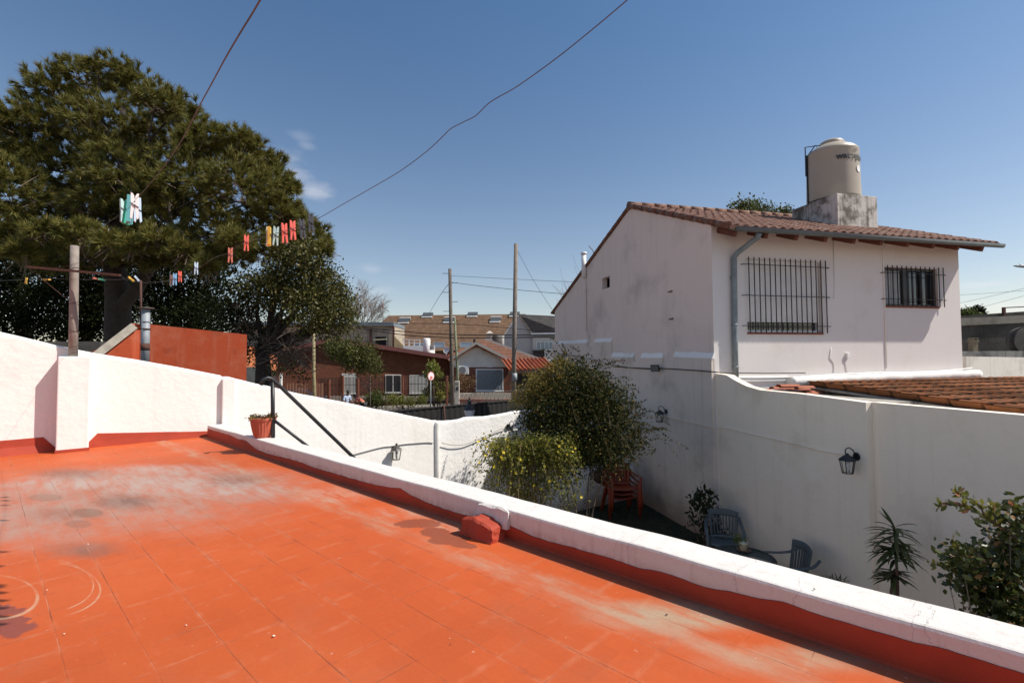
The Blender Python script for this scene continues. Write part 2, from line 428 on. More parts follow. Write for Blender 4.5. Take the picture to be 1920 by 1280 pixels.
# ------------------------------------------------------------------ sky colour: the sky texture plus a few thin clouds
def sky_colour():
    tc = wn.nodes.new('ShaderNodeTexCoord'); d = tc.outputs['Generated']
    def dotv(v):
        n = wn.nodes.new('ShaderNodeVectorMath'); n.operation = 'DOT_PRODUCT'
        wn.links.new(d, n.inputs[0]); n.inputs[1].default_value = tuple(v); return X(wn, n.outputs['Value'])
    def nz(scale3, sc, det=7):
        m = wn.nodes.new('ShaderNodeVectorMath'); m.operation = 'MULTIPLY'; wn.links.new(d, m.inputs[0]); m.inputs[1].default_value = scale3
        n = wn.nodes.new('ShaderNodeTexNoise'); wn.links.new(m.outputs[0], n.inputs['Vector']); n.inputs['Scale'].default_value = sc; n.inputs['Detail'].default_value = det
        n.inputs['Roughness'].default_value = .62; return X(wn, n.outputs[0])
    n1 = nz((1,1,2.6), 13); 
    tot = None
    # a cloud patch: centre direction, extent to the side and upwards (radians), density
    for px, py, ra, re, k in ((588,356,.027,.014,.48),(548,325,.03,.022,.42),(530,300,.03,.02,.3),(574,273,.014,.006,.2),(568,257,.018,.008,.14),(705,545,.03,.010,.25),(700,503,.03,.010,.22),(1880,574,.13,.012,.75),(1820,578,.09,.009,.6),(1830,535,.04,.006,.35),(1700,600,.2,.012,.5)):
        c = ray(px, py).normalized(); a = math.atan2(c.x, c.y)
        s_ = Vector((math.cos(a), -math.sin(a), 0)); u_ = s_.cross(c)
        q = ((dotv(s_)/ra)*(dotv(s_)/ra) + (dotv(u_)/re)*(dotv(u_)/re)).sqrt() + (n1-.5)*3.4
        m = q.step(1.5, -.4)*(dotv(c).step(.3,.6))*k
        tot = m if tot is None else tot.max(m)
    mx = wn.nodes.new('ShaderNodeMix'); mx.data_type = 'RGBA'
    wn.links.new((tot*.75).k, mx.inputs[0]); dz = dotv((0,0,1)).step(.06, .72)
    gm = wn.nodes.new('ShaderNodeMix'); gm.data_type = 'RGBA'; wn.links.new(dz.k, gm.inputs[0]); gm.inputs[6].default_value = (1.40,1.22,1.11,1); gm.inputs[7].default_value = (.80,1.06,1.18,1)
    zg = wn.nodes.new('ShaderNodeMix'); zg.data_type = 'RGBA'; wn.links.new(dotv((0,0,1)).step(.62,.82).k, zg.inputs[0]); wn.links.new(gm.outputs[2], zg.inputs[6]); zg.inputs[7].default_value = (1.95,1.80,1.50,1)  # sky overhead, out of view, brightened and warmed to lift the shade
    sk = wn.nodes.new('ShaderNodeMix'); sk.data_type = 'RGBA'; sk.blend_type = 'MULTIPLY'; sk.inputs[0].default_value = 1
    wn.links.new(sky.outputs[0], sk.inputs[6]); wn.links.new(zg.outputs[2], sk.inputs[7]); wn.links.new(sk.outputs[2], mx.inputs[6]); mx.inputs[7].default_value = (9.0, 8.8, 9.0, 1)
    wn.links.new(mx.outputs[2], w_bg.inputs['Color'])
sky_colour()
# ================================================================== ground and terrace
def struct(o): o['kind'] = 'structure'; return o
ground_m = plain('street_ground', (.16,.14,.115), .95, .4, .7, .4, 8)
g = MB(); g.add([(-900,-300,-.02),(900,-300,-.02),(900,1500,-.02),(-900,1500,-.02)], [(0,1,2,3)]); struct(g.build('ground', ground_m))
CC = Vector((3.83, 9.2, 0)); UV_ = Vector((.972, .235, 0)).normalized(); VV = Vector((-UV_.y, UV_.x, 0))   # house corner, along its front, along its side
def HS(u, v, z): return CC + UV_*u + VV*v + Vector((0,0,z))
def Hf(px, py, v=0.0):
    p = hit(px, py, CC + VV*v, VV) - CC; return p.dot(UV_), p.z
def Hs(px, py, u=0.0):
    p = hit(px, py, CC + UV_*u, UV_) - CC; return p.dot(VV), p.z

lawn_m = MT('lawn_soil'); lawn_m.color(lawn_m.mix((.012,.018,.006), (.04,.033,.018), lawn_m.noise(5, detail=6).step(.4,.7))).rough(.95)
lawn_m = lawn_m.m
W1 = PL(7.36*EYE_T, 2.13*EYE_T+.05, 0); W2 = Vector((-1.43, 9.3, 0))
W3 = HS(-.02, 3.2, 0)
g = MB(); q = [PL(7.5,2.2,0), W2, W3, HS(-.05,-9,0), PL(-4,2.2,0)]
g.add([(v.x, v.y, .004) for v in q], [tuple(range(len(q)))]); struct(g.build('lawn', lawn_m))

road_m = plain('asphalt', (.06,.058,.055), .9, .3, 1.5, .3, 12)
pave_m = plain('pavement_slabs', (.30,.27,.23), .9, .25, 1.2, .2, 8)
sd = Vector((math.cos(R(20)), math.sin(R(20)), 0)); sn = Vector((-sd.y, sd.x, 0)); s0 = Vector((-4, 25, 0))
def ST(a, b, z): return s0 + sd*a + sn*b + Vector((0,0,z))
g = MB(); g.box(-90, 90, 2.5, 9.5, -.3, .004, ST); struct(g.build('road', road_m))
g = MB(); g.box(-90, 90, -1.5, 2.49, -.3, .13, ST); g.box(-90, 90, 9.51, 12, -.3, .13, ST); struct(g.build('pavement', pave_m))

# terrace slab
terr_m = terrace_material()
g = MB()
def floorfn(i, j):
    p = lerp(-6, 8.2, i); l = lerp(-8, 2.08, j)
    z = TZ + (mnoise.noise(Vector((p*.6, l*.6, 3)))*.006 if l < 2 else 0)
    return PL(p, l, z)
g.grid(floorfn, 90, 70, smooth=True)
struct(g.build('terrace_floor', terr_m))
g = MB(); g.box(-6, 8.2, -8, 2.02, 0, TZ-.03, PL); struct(g.build('terrace_slab', white_wall))

# low parapet along the terrace
PTOP = TZ + .166
def wob(a, b, s=1.0): return mnoise.noise(Vector((a*s, b*s, 7.3)))
pw = thing('parapet_wall', 'low white parapet wall with red painted foot along the terrace edge', 'parapet', PL(2.5, 2.15, TZ))
LI = 2.062
def par_prof(p):
    wz = wob(p, 0, 1.1)*.007 + wob(p, 5, 4)*.003
    wl_ = wob(p, 9, 1.3)*.007
    w = .215 + wob(p, 3, .8)*.012 + (.0 if p < 4 else 0)
    chip = 0
    li = LI + wl_
    zt = PTOP + wz
    return [(li+.012, TZ-.05), (li+.004, TZ+.02), (li, TZ+.08), (li-.002, zt-.012), (li+.003, zt-.003), (li+.012, zt), (li+w*.5, zt+.002), (li+w-.012, zt-.004), (li+w-.002, zt-.014), (li+w, zt-.06), (li+w, 0)]
def sweep(mb, prof, p0, p1, n, mi=0):
    k = len(prof(p0)); vs = []
    for i in range(n+1):
        p = lerp(p0, p1, i/n)
        vs += [PL(p, l, z) for l, z in prof(p)]
    fs = [(i*k+j, i*k+j+1, (i+1)*k+j+1, (i+1)*k+j) for i in range(n) for j in range(k-1)]
    fs += [tuple(range(k)), tuple(n*k+j for j in range(k-1,-1,-1))]
    mb.add(vs, fs, mi, False)
g = MB(); sweep(g, par_prof, -4.0, 7.50, 260)
par = g.build('coping', white_parapet, pw)
# red painted foot: a coat of paint with a hand-drawn wavy upper edge
red_px = [(430,815),(445,822),(460,825),(480,842),(500,850),(530,857),(560,865),(590,877),(620,885),(660,897),(700,908),(735,914),(750,915),(770,928),(800,942),(830,953),(860,962),(880,966),(905,972),(940,977),(955,984),(975,992),(1000,1005),(1030,1014),(1060,1022),(1100,1033),(1150,1047),(1200,1065),(1240,1071),(1280,1084),(1310,1096),(1340,1104),(1370,1107),(1390,1113),(1430,1122),(1470,1127),(1510,1143),(1560,1158),(1600,1170),(1640,1181),(1690,1197),(1780,1218),(1850,1240),(1920,1262)]
red_pts = []
for q in red_px:
    h_ = hit(*q, LV*LI, LV); red_pts.append((h_.dot(PV), h_.z-TZ))
red_pts.sort()
rp = np.array([a for a, b in red_pts]); rz = np.array([b for a, b in red_pts])
g = MB(); vs = []; n = 420
for i in range(n+1):
    p = lerp(-4.0, 7.49, i/n)
    zt = TZ + float(np.interp(p, rp, rz)) + wob(p, 1, 14)*.0035 + wob(p, 2, 40)*.0015
    pr = par_prof(p); 
    a0 = pr[1][0]
    vs += [PL(p, a0-.008 + wob(p,4,6)*.004, TZ-.004), PL(p, a0-.004, TZ+.010), PL(p, pr[2][0]-.0035, min(TZ+.05, zt-.004)), PL(p, pr[3][0]-.0035, zt), PL(p, pr[3][0]+.002, zt+.001)]
fs = [(i*5+j, i*5+j+1, (i+1)*5+j+1, (i+1)*5+j) for i in range(n) for j in range(4)]
g.add(vs, fs, 0, False); tag(g.build('painted_foot', red_paint, pw), 'red painted foot with a wavy hand brushed edge')
# lump of mortar over the joint in the parapet, red below and white above
def lump(mb, p0, p1, l0, l1, z0, z1, taper, seed, n=16, m=12, amp=1.0, peak=0.0):
    vs = []; fs = []
    c = Vector(((p0+p1)/2, (l0+l1)/2, 0))
    for j in range(m+1):
        t = j/m; z = lerp(z0, z1, t); s = 1 - taper*t
        if j == m: s *= .86
        for i in range(n*4):
            e, f = divmod(i, n); f /= n
            a, b = ((-1+2*f, -1), (1, -1+2*f), (1-2*f, 1), (-1, 1-2*f))[e]
            p = c.x + a*(p1-p0)/2*s; l = c.y + b*(l1-l0)/2*s + (l1-l0)*.5*taper*t*.6
            w = mnoise.noise(Vector((p*11+seed, l*11, z*11)))*.020*amp + mnoise.noise(Vector((p*34+seed, l*34, z*34)))*.009*amp + mnoise.noise(Vector((p*80+seed, l*80, z*80)))*.003*amp
            tz_ = mnoise.noise(Vector((p*13+seed, 3.3, l*5)))*.030*amp*t**2 + peak*t**2*max(0, 1-abs((p-c.x)/(p1-p0)*2.2))
            vs.append(PL(p+w*.8, l-w*.6, z + (w*.5*t + tz_ if j else 0)))
    N = 4*n
    fs = [(j*N+i, j*N+(i+1)%N, (j+1)*N+(i+1)%N, (j+1)*N+i) for j in range(m) for i in range(N)] + [tuple(m*N+i for i in range(N))]
    mb.add(vs, fs, 0, False)
pa = hit(871, 985, LV*1.95, LV).dot(PV); pb = hit(925, 985, LV*1.95, LV).dot(PV)
g = MB(); lump(g, pb-.005, pa+.01, 1.915, 2.10, TZ-.01, TZ+.085, .12, 3.1, peak=.022); tag(g.build('mortar_lump', red_paint, pw), 'lumpy red mortar block against the parapet')
g = MB(); lump(g, pb-.035, pa-.002, 2.03, 2.20, TZ+.06, TZ+.163, .10, 8.2, amp=.55, peak=.006); tag(g.build('mortar_cap', white_parapet, pw), 'cracked white mortar patch above the red block')
g = MB(); ep = hit(1900, 1180, LV*2.1, LV).dot(PV); lump(g, ep-.25, ep+.02, 2.075, 2.21, PTOP-.04, PTOP-.003, .2, 5.5, amp=1.3); tag(g.build('broken_plaster', stucco('broken_plaster', (.66,.62,.58), dirt=(.33,.30,.27), dirt_amt=.6, streak=.0, bump=.8, bs=35, dscale=14), pw), 'patch of broken rough plaster')

# ------------------------------------------------------------------ tall white boundary wall and its sloping stair part
def path_wall(mb, pts, top, z0, thick, step=.12, mi=0, amp=.006):
    """wall with its face on the ground path pts; top(d) along the path; thickness away from the camera"""
    pts = [Vector((p[0], p[1], 0)) for p in pts]
    L = [0]
    for a, b in zip(pts, pts[1:]): L.append(L[-1] + (b-a).length)
    n = int(L[-1]/step); vs = []; k = 9
    for i in range(n+1):
        d = L[-1]*i/n; j = max(q for q in range(len(L)-1) if L[q] <= d + 1e-9)
        a, b = pts[j], pts[j+1]; t = (d-L[j])/(L[j+1]-L[j]); p = a.lerp(b, t)
        dd = (b-a).normalized(); nn = Vector((-dd.y, dd.x, 0))
        if nn.dot(a.lerp(b,.5)) < 0: nn = -nn
        zt = top(d) + mnoise.noise(Vector((d*2.3, 1.7, 0)))*amp*1.3 + mnoise.noise(Vector((d*9, 4, 0)))*amp*.5
        for off, z in ((0,z0),(0,lerp(z0,zt,.5)),(0,zt-.05),(.002,zt-.018),(.014,zt-.003),(thick*.5,zt+.003),(thick-.014,zt-.003),(thick,zt-.03),(thick,z0)):
            w = mnoise.noise(Vector((d*1.7, z*1.7, 9)))*amp if off < .01 and z > z0 else 0
            vs.append(p + nn*(off + w) + Vector((0,0,z)))
    fs = [(i*k+j, i*k+j+1, (i+1)*k+j+1, (i+1)*k+j) for i in range(n) for j in range(k-1)]
    fs += [tuple(range(k)), tuple(n*k+j for j in range(k-1,-1,-1))]
    mb.add(vs, fs, mi, False)

TW = [PL(7.50*EYE_T+.55*EYE_T, -6.3, 0), PL(7.58*EYE_T, .14, 0), W1]
tw_n = Vector((-(W1-TW[1]).y, (W1-TW[1]).x, 0)).normalized()
def prof_from_px(pix, a, b):
    d = (b-a).normalized(); n = Vector((-d.y, d.x, 0)); out = []
    for q in pix:
        h_ = hit(*q, a, n); out.append(((h_-a).dot(d), h_.z))
    return out
bwall = thing('boundary_wall', 'tall white plastered boundary wall with a sloping top at the far end of the terrace', 'wall', (W1.x, W1.y, TZ))
seg1 = (TW[1]-TW[0]).length; seg2 = (W1-TW[1]).length
pr2 = prof_from_px([(0,622),(115,650),(168,661),(300,682),(420,705)], TW[1], W1)
xs = [0, seg1-1] + [seg1+a for a, z in pr2]; zs = [pr2[0][1]+.9, pr2[0][1]+.2] + [z for a, z in pr2]
g = MB(); path_wall(g, TW, lambda d: float(np.interp(d, xs, zs)), 0, .16)
g.build('upper_wall', white_wall, bwall)
pr3 = prof_from_px([(430,707),(500,723),(560,737),(690,763),(760,777),(815,789)], W1, W2)
x3 = [a for a, z in pr3]; z3 = [z for a, z in pr3]
g = MB(); path_wall(g, [W1 + (W2-W1).normalized()*.001, W2], lambda d: float(np.interp(d, x3, z3)), 0, .15, .09, amp=.011)
g.build('stair_wall', white_wall, bwall)
# square pier carrying the clothes post, and the small pier at the corner
wd = (W1-TW[1]).normalized(); wnrm = Vector((wd.y, -wd.x, 0))            # towards the camera
def BW(a, b, z): return TW[1] + wd*a + wnrm*b + Vector((0,0,z))
def on_bw(px, py, b=0.0):
    h_ = hit(px, py, TW[1] + wnrm*b, wnrm) - TW[1]; return h_.dot(wd), h_.z
a0, _ = on_bw(106, 760, .22); a1, _ = on_bw(168, 760, .22); _, zp = on_bw(140, 668, .2)
g = MB(); g.box(a0, a1, -.02, .22, TZ-.02, zp, BW); pier = g.build('pier', white_wall, bwall, bevel=.012)
g = MB(); g.box(a0-.006, a1+.006, -.01, .228, TZ-.01, TZ+.035, BW); g.build('red_foot', red_paint, pier)
b0, _ = on_bw(416, 760, .05); b1, zq = on_bw(441, 708, .05)
g = MB(); g.box(b0, b1+.0, -.02, .07, TZ-.02, zq-.01, BW); g.build('corner_pier', white_wall, bwall, bevel=.012)
g = MB(); vs = []; n = 60
for i in range(n+1):
    a = lerp(-5, b0, i/n); hgt = lerp(.17, .062, max(0, (a-a1)/(b0-a1))) if a > a1 else .17
    if a0-.004 < a < a1+.004: hgt = .02
    hgt += wob(a, 6, 3)*.006
    vs += [BW(a, .05 if a < a0 else .02, TZ-.004), BW(a, .012, TZ+hgt*.5), BW(a, .008, TZ+hgt), BW(a, -.01, TZ+hgt+.001)]
g.add(vs, [(i*4+j, i*4+j+1, (i+1)*4+j+1, (i+1)*4+j) for i in range(n) for j in range(3)])
tag(g.build('skirting', red_paint, bwall), 'red painted skirting at the foot of the wall')

# ------------------------------------------------------------------ white wall at the bottom of the garden, with a rounded post at its near end
gwall = thing('back_wall', 'rough white garden wall behind the flowering bushes, lantern hung on it', 'wall', W2)
pr4 = prof_from_px([(826,791),(850,788),(880,782),(930,778),(985,769)], W2, W3)
x4 = [a for a, z in pr4]+[3,6]; z4 = [z for a, z in pr4]+[pr4[-1][1]+.05, pr4[-1][1]+.2]
g = MB(); path_wall(g, [W2 + (W3-W2).normalized()*.001, W3], lambda d: float(np.interp(d, x4, z4)), 0, .15, .07, amp=.028)
g.build('plastered_wall', stucco('rough_white_plaster', (.88,.855,.82), dirt=(.6,.54,.46), dirt_amt=.3, streak=.2, bump=.7, bs=14, low_dirt=(0,.5,(.25,.15,.1))), gwall)
g = MB(); tp = at(820, 790, W2.y-.03)
g.tube([Vector((tp.x, tp.y, 0)), Vector((tp.x+.004, tp.y, .9)), Vector((tp.x-.006, tp.y, tp.z-.05)), Vector((tp.x, tp.y, tp.z-.012)), Vector((tp.x, tp.y, tp.z))], [.045,.042,.046,.04,.012], 14)
g.build('corner_post', plain('limewash_post', (.74,.71,.66), .9, .25, 7, .5, 30), gwall)

# ------------------------------------------------------------------ high wall on the right side of the garden
ewall = thing('side_wall', 'long shaded white garden wall on the right, with scooped top below the house', 'wall', HS(0,0,0))
scoop = []
for q in [(1341,700),(1362,703),(1380,714),(1400,724),(1425,731),(1500,738),(1630,755)]:
    scoop.append(Hs(*q, u=.03))
scoop[0] = (-.001, scoop[0][1])
zt = scoop[-1][1]
vs1 = Hs(1624, 770, u=.03)[0]
poly = [(vs1,0),(-.001,0),(-.001,scoop[0][1])] + scoop[1:-1] + [(vs1, zt)]
def VZ(a, z, c): return HS(c, a, z)
g = MB(); g.prism(poly, .03, .19, VZ); g.prism([(-9.5,0),(vs1-.001,0),(vs1-.001,zt+.002),(-9.5,zt+.02)], .125, .285, VZ)
g.build('free_wall', shade_wall, ewall)
led = [Hs(*q, u=-.05) for q in [(1040,645),(1100,642),(1101,650),(1113,650),(1114,641),(1145,640),(1146,668),(1187,669),(1188,677),(1200,677),(1201,670),(1241,670),(1241,680),(1262,680),(1263,668),(1336,671)]]
poly = [(9.55,0),(9.55,led[0][1])] + led + [(.0045,led[-1][1]),(.0045,0)]
poly = [poly[0]] + [poly[1]] + poly[2:]
g = MB(); g.prism(poly, -.058, -.004, VZ)
g.build('thick_lower_wall', lower_wall, ewall)
fm_ = stucco('ledge_mortar', (.86,.83,.80), dirt=(.4,.38,.36), dirt_amt=.4, streak=.0, bump=.4)  # paler than the wall: sky light on the slopes put into the colour
for (xa, ya), (xb, yb) in (((1040,645),(1100,642)),((1114,641),(1145,640)),((1146,668),(1187,669)),((1201,670),(1241,670)),((1263,668),(1336,671))):
    va, za = Hs(xa, ya, u=-.05); vb, zb2 = Hs(xb, yb, u=-.05); vs = []
    for i in range(13):
        t_ = i/12; v_ = lerp(va,vb,t_); z_ = lerp(za,zb2,t_); h_ = .10 + wob(v_,3,5)*.03
        vs += [HS(-.0585-.004, v_, z_-.012), HS(-.012, v_, z_+h_), HS(-.004, v_, z_+h_), HS(-.004, v_, z_-.012)]
    g = MB(); g.add(vs, [(i*4+j, i*4+(j+1)%4, (i+1)*4+(j+1)%4, (i+1)*4+j) for i in range(12) for j in range(4)] + [(0,1,2,3),(51,50,49,48)]); g.build('ledge', fm_, ewall)
# ------------------------------------------------------------------ the white house
house = thing('white_house', 'white two storey gabled house with tiled roof and barred windows on the right', 'house', HS(3,3,0))
EV, RV, BV = 6.03, 3.38, 9.45
_, ze = Hs(1338, 418); rv, zr = Hs(1182, 389); bv, zb = Hs(1040, 583)
uw, _ = Hf(1800, 560)
g = MB()
# gable wall with a small vent hole
ha, hz0 = Hs(1129, 543); hb, hz1 = Hs(1143, 517)
prof = lambda v: ze + (zr-ze)*v/rv if v <= rv else zr + (zb-zr)*(v-rv)/(bv-rv)
vsplit = sorted([0, hb, ha, rv, bv]); 
for v0, v1 in zip(vsplit, vsplit[1:]):
    if abs(v0-hb) < 1e-6:
        g.add([HS(0,v0,0),HS(0,v1,0),HS(0,v1,hz0),HS(0,v0,hz0)], [(0,1,2,3)]); g.add([HS(0,v0,hz1),HS(0,v1,hz1),HS(0,v1,prof(v1)),HS(0,v0,prof(v0))], [(0,1,2,3)])
        g.add([HS(0,v0,hz0),HS(0,v1,hz0),HS(0,v1,hz1),HS(0,v0,hz1),HS(.16,v0,hz0),HS(.16,v1,hz0),HS(.16,v1,hz1),HS(.16,v0,hz1)], [(0,1,5,4),(1,2,6,5),(2,3,7,6),(3,0,4,7)])
    else: g.add([HS(0,v0,0),HS(0,v1,0),HS(0,v1,prof(v1)),HS(0,v0,prof(v0))], [(0,1,2,3)])
g.build('gable_wall', house_wall, house)
o = MB(); o.box(hb, ha, .10, .13, hz0, hz1, VZ); o.build('vent_grille', plain('vent_dark', (.035,.025,.02), .8), house)
# front wall with window openings
w1 = [*Hf(1402,623), *Hf(1538,492)]; w2 = [*Hf(1661,573), *Hf(1757,505)]
us = sorted([0, w1[0], w1[2], w2[0], w2[2], uw]); zs_ = sorted([0, w1[1], w1[3], w2[1], w2[3], ze])
def inside(u, z):
    return (w1[0] < u < w1[2] and w1[1] < z < w1[3]) or (w2[0] < u < w2[2] and w2[1] < z < w2[3])
g = MB()
for u0, u1 in zip(us, us[1:]):
    for z0, z1 in zip(zs_, zs_[1:]):
        if not inside((u0+u1)/2, (z0+z1)/2): g.add([HS(u0,0,z0),HS(u1,0,z0),HS(u1,0,z1),HS(u0,0,z1)], [(0,1,2,3)])
for w in (w1, w2):
    a = [(w[0],w[1]),(w[2],w[1]),(w[2],w[3]),(w[0],w[3])]
    g.add([HS(u,0,z) for u,z in a]+[HS(u,.17,z) for u,z in a], [(i,(i+1)%4,4+(i+1)%4,4+i) for i in range(4)])
# the sides that face away
g.add([HS(uw,0,0),HS(uw,bv,0),HS(uw,bv,zb),HS(uw,rv,zr),HS(uw,0,ze)], [(0,1,2,3,4)]); g.add([HS(0,bv,0),HS(uw,bv,0),HS(uw,bv,zb),HS(0,bv,zb)], [(0,1,2,3)])
g.build('front_wall', front_wall_m, house)
shutter_m = plain('roller_shutter', (.80,.76,.72), .6, .1, 4)
sill_m = plain('brick_sill', (.22,.075,.045), .85, .3, 14, .3, 40)
curtain_m = plain('net_curtain', (.42,.44,.45), .9, .35, 9)
def UZ(u, z, v): return HS(u, v, z)
def front_window(w, kind):
    u0, z0, u1, z1 = w; h = z1-z0; wd_ = u1-u0
    fr = MB()
    for a in ((u0,u0+.05,z0,z1),(u1-.05,u1,z0,z1),(u0+.05,u1-.05,z0,z0+.05),(u0+.05,u1-.05,z1-.05,z1)): fr.box(a[0],a[1],.075,.125,a[2],a[3], lambda x,y,z: HS(x,y,z))
    if kind == 2: fr.box(u0+wd_*.40,u0+wd_*.47,.07,.12,z0+.05,z1-.05, lambda x,y,z: HS(x,y,z)); fr.box(u0+wd_*.74,u0+wd_*.765,.085,.12,z0+.05,z1-.05, lambda x,y,z: HS(x,y,z))
    win = fr.build('window', plain('window_frame_dark', (.03,.03,.032), .4) if kind == 2 else white_paint, house)
    p = MB(); p.box(u0,u1,.13,.16,z0,z1, lambda x,y,z: HS(x,y,z)); p.build('pane', glass_dark, win)
    s_ = MB(); s_.box(u0-.01,u1+.01,-.02,.10,z0-.035,z0+.004, lambda x,y,z: HS(x,y,z)); s_.build('sill', sill_m, win)
    if kind == 1:
        s_ = MB(); zs0 = z0 + h*.145; n = 26
        for i in range(n):
            a, b = lerp(zs0, z1, i/n), lerp(zs0, z1, (i+.93)/n); s_.box(u0+.03,u1-.03,.045,.06,a,b, lambda x,y,z: HS(x,y,z))
        s_.box(u0+.03,u1-.03,.061,.065,zs0,z1, lambda x,y,z: HS(x,y,z)); s_.build('shutter', shutter_m, win)
    else:
        s_ = MB(); s_.grid(lambda i, j: HS(lerp(u0+.05,u0+wd_*.4,i), .122+.01*math.sin(i*40), lerp(z0+.05,z1-.05,j)), 40, 1); s_.build('curtain', curtain_m, win)
    # bars
    b = MB(); out = -.05
    nb = 16 if kind == 1 else 13; e = .075 if kind == 1 else .10
    for i in range(nb):
        u = lerp(u0+.02, u1+e-.0, i/(nb-1)); b.tube([HS(u,out,z0-.01), HS(u,out,z1+.03)], .0105, 6)
    for f in ((.09,.5,.92) if kind == 1 else (.17,.84)):
        z = lerp(z0, z1, f); b.tube([HS(u0-.12,-.005,z), HS(u0-.10,out-.012,z), HS(u1+.15,out-.012,z), HS(u1+.17,-.005,z)], .008, 6)
    b.build('grille', black_metal, win)
front_window(w1, 1); front_window(w2, 2)
# roof: two sheets of roman tiles
tile_dark = MT('aged_roof_tile')
c_ = tile_dark.mix((.13,.055,.035), (.22,.105,.07), tile_dark.noise(2.2, detail=5)); c_ = tile_dark.mix(c_, (.34,.28,.23), tile_dark.noise(14, detail=4).step(.52,.7)*.7)
c_ = tile_dark.mix(c_, (.05,.045,.035), tile_dark.noise(5, detail=5).step(.56,.7)*.6)
tile_dark.color(c_).rough(.8).set(Specular_IOR_Level=.3); tile_dark = tile_dark.m
def tile_sheet(mb, o, du, lu, ds, ls, nrm, tw=.21, row=.34, amp=.028, lift=.02, k=6, power=1.0, jitter=.012):
    """corrugated courses; o low left corner, du along the eave, ds up the slope"""
    nu = int(lu/tw)*k; rows = max(1, int(ls/row)); vs = []; fs = []
    for r in range(rows):
        s0_, s1_ = ls*r/rows, min(ls, ls*(r+1)/rows + .02)
        for s_, lf in ((s0_, lift), (s1_, 0.0)):
            for i in range(nu+1):
                u = lu*i/nu; ph = 2*math.pi*u/tw; w = math.cos(ph); w = math.copysign(abs(w)**power, w)
                jit = mnoise.noise(Vector((int(u/tw)*3.1, r*7.7, 1)))*jitter
                vs.append(o + du*u + ds*(s_+jit) + nrm*(amp*w + lf + jit*.5))
        b = r*2*(nu+1)
        fs += [(b+i, b+i+1, b+nu+1+i+1, b+nu+1+i) for i in range(nu)]
        if r:                                   # step at the front of the course
            pb = (r-1)*2*(nu+1) + nu+1
            fs += [(pb+i, pb+i+1, b+i+1, b+i) for i in range(nu)]
    # front lip
    b = len(vs); vs += [v - nrm*.03 for v in vs[:nu+1]]; fs += [(b+i, b+i+1, i+1, i) for i in range(nu)]
    mb.add(vs, fs, 0, False)
OV = .5; sl1 = (Vector((0, rv, zr-ze))); f_s = (HS(0,rv,zr)-HS(0,0,ze)); ls1 = f_s.length; f_s.normalize(); nf = f_s.cross(UV_)*-1
if nf.z < 0: nf = -nf
g = MB(); ov = OV/ (rv/ls1)
ULEN = uw + .05 + .42
tile_sheet(g, HS(-.05,0,ze) - f_s*ov + nf*.05, UV_, ULEN, f_s, ls1+ov, nf, tw=.20, row=.30, amp=.020, lift=.012)
b_s = (HS(0,rv,zr)-HS(0,bv,zb)); ls2 = b_s.length; b_s.normalize(); nb_ = b_s.cross(UV_)
if nb_.z < 0: nb_ = -nb_
tile_sheet(g, HS(-.05,bv,zb) - b_s*.3 + nb_*.05, UV_, ULEN, b_s, ls2+.3, nb_, amp=.02, lift=.012)
roof = g.build('roof', tile_dark, house)
g = MB()
for i in range(int(ULEN/.36)):                   # ridge tiles
    u = -.06 + i*.36; g.tube([HS(u,rv,zr+.04), HS(u+.37,rv,zr+.055)], [.11,.09], 10)
for i in range(11):                               # verge tiles down the gable
    s_ = -ov + i*(ls1+ov)/11; p = HS(-.02,0,ze) + f_s*s_ + nf*.045; g.tube([p, p + f_s*.37], [.075,.062], 8)
for i in range(20):
    s_ = -.3 + i*(ls2+.3)/20; p = HS(-.02,bv,zb) + b_s*s_ + nb_*.045; g.tube([p, p + b_s*.36], [.05,.042], 8)
g.build('ridge_tiles', tile_dark, roof)
g = MB(); g.prism([(-OV-.02,ze-.245+.02),(rv,zr-.02),(bv+.25,zb-.11),(bv+.25,zb-.05),(rv,zr+.035),(-OV-.02,ze-.16)], -.03 + .03, ULEN-.05, VZ); g.build('roof_deck', plain('dark_red_timber', (.10,.03,.018), .8, .3, 8), roof)
timber = plain('rafter_timber', (.13,.042,.026), .75, .3, 10, .3, 30)
for i in range(10):
    u = .16 + i*(uw+.1)/9.4; g = MB(); g.bar(HS(u,-.46,ze-.30), HS(u,.0,ze-.30+.46*(zr-ze)/rv), .075, .10); g.build('rafter', timber, house)
# gutter and downpipe
g = MB(); vs = []; n = 2; prof_g = [(-.05,.03),(-.052,.0),(-.036,-.036),(0,-.05),(.036,-.036),(.05,0),(.05,.03)]
zg = ze-.225
for u in (.12, uw+.44):
    vs += [HS(u, -OV-.05+a, zg+b) for a, b in prof_g]
k = len(prof_g); g.add(vs, [(j, j+1, k+j+1, k+j) for j in range(k-1)] + [tuple(range(k)), tuple(range(2*k-1,k-1,-1))], 0, True)
g.build('gutter', gutter_m, house)
ud, zd = Hf(1370, 470); 
g = MB(); g.tube([HS(ud+.20,-OV-.03,zg-.05), HS(ud+.20,-OV+.02,zg-.12), HS(ud+.06,-.12,zg-.33), HS(ud+.02,-.065,zg-.42), HS(ud,-.062,3.9), HS(ud+.0,-.062,2.85)], .052, 10)
for z in (5.0, 4.1, 3.3): g.tube([HS(ud,-.062,z), HS(ud,-.062,z+.035)], .057, 10)
g.build('downpipe', downpipe_m, house)
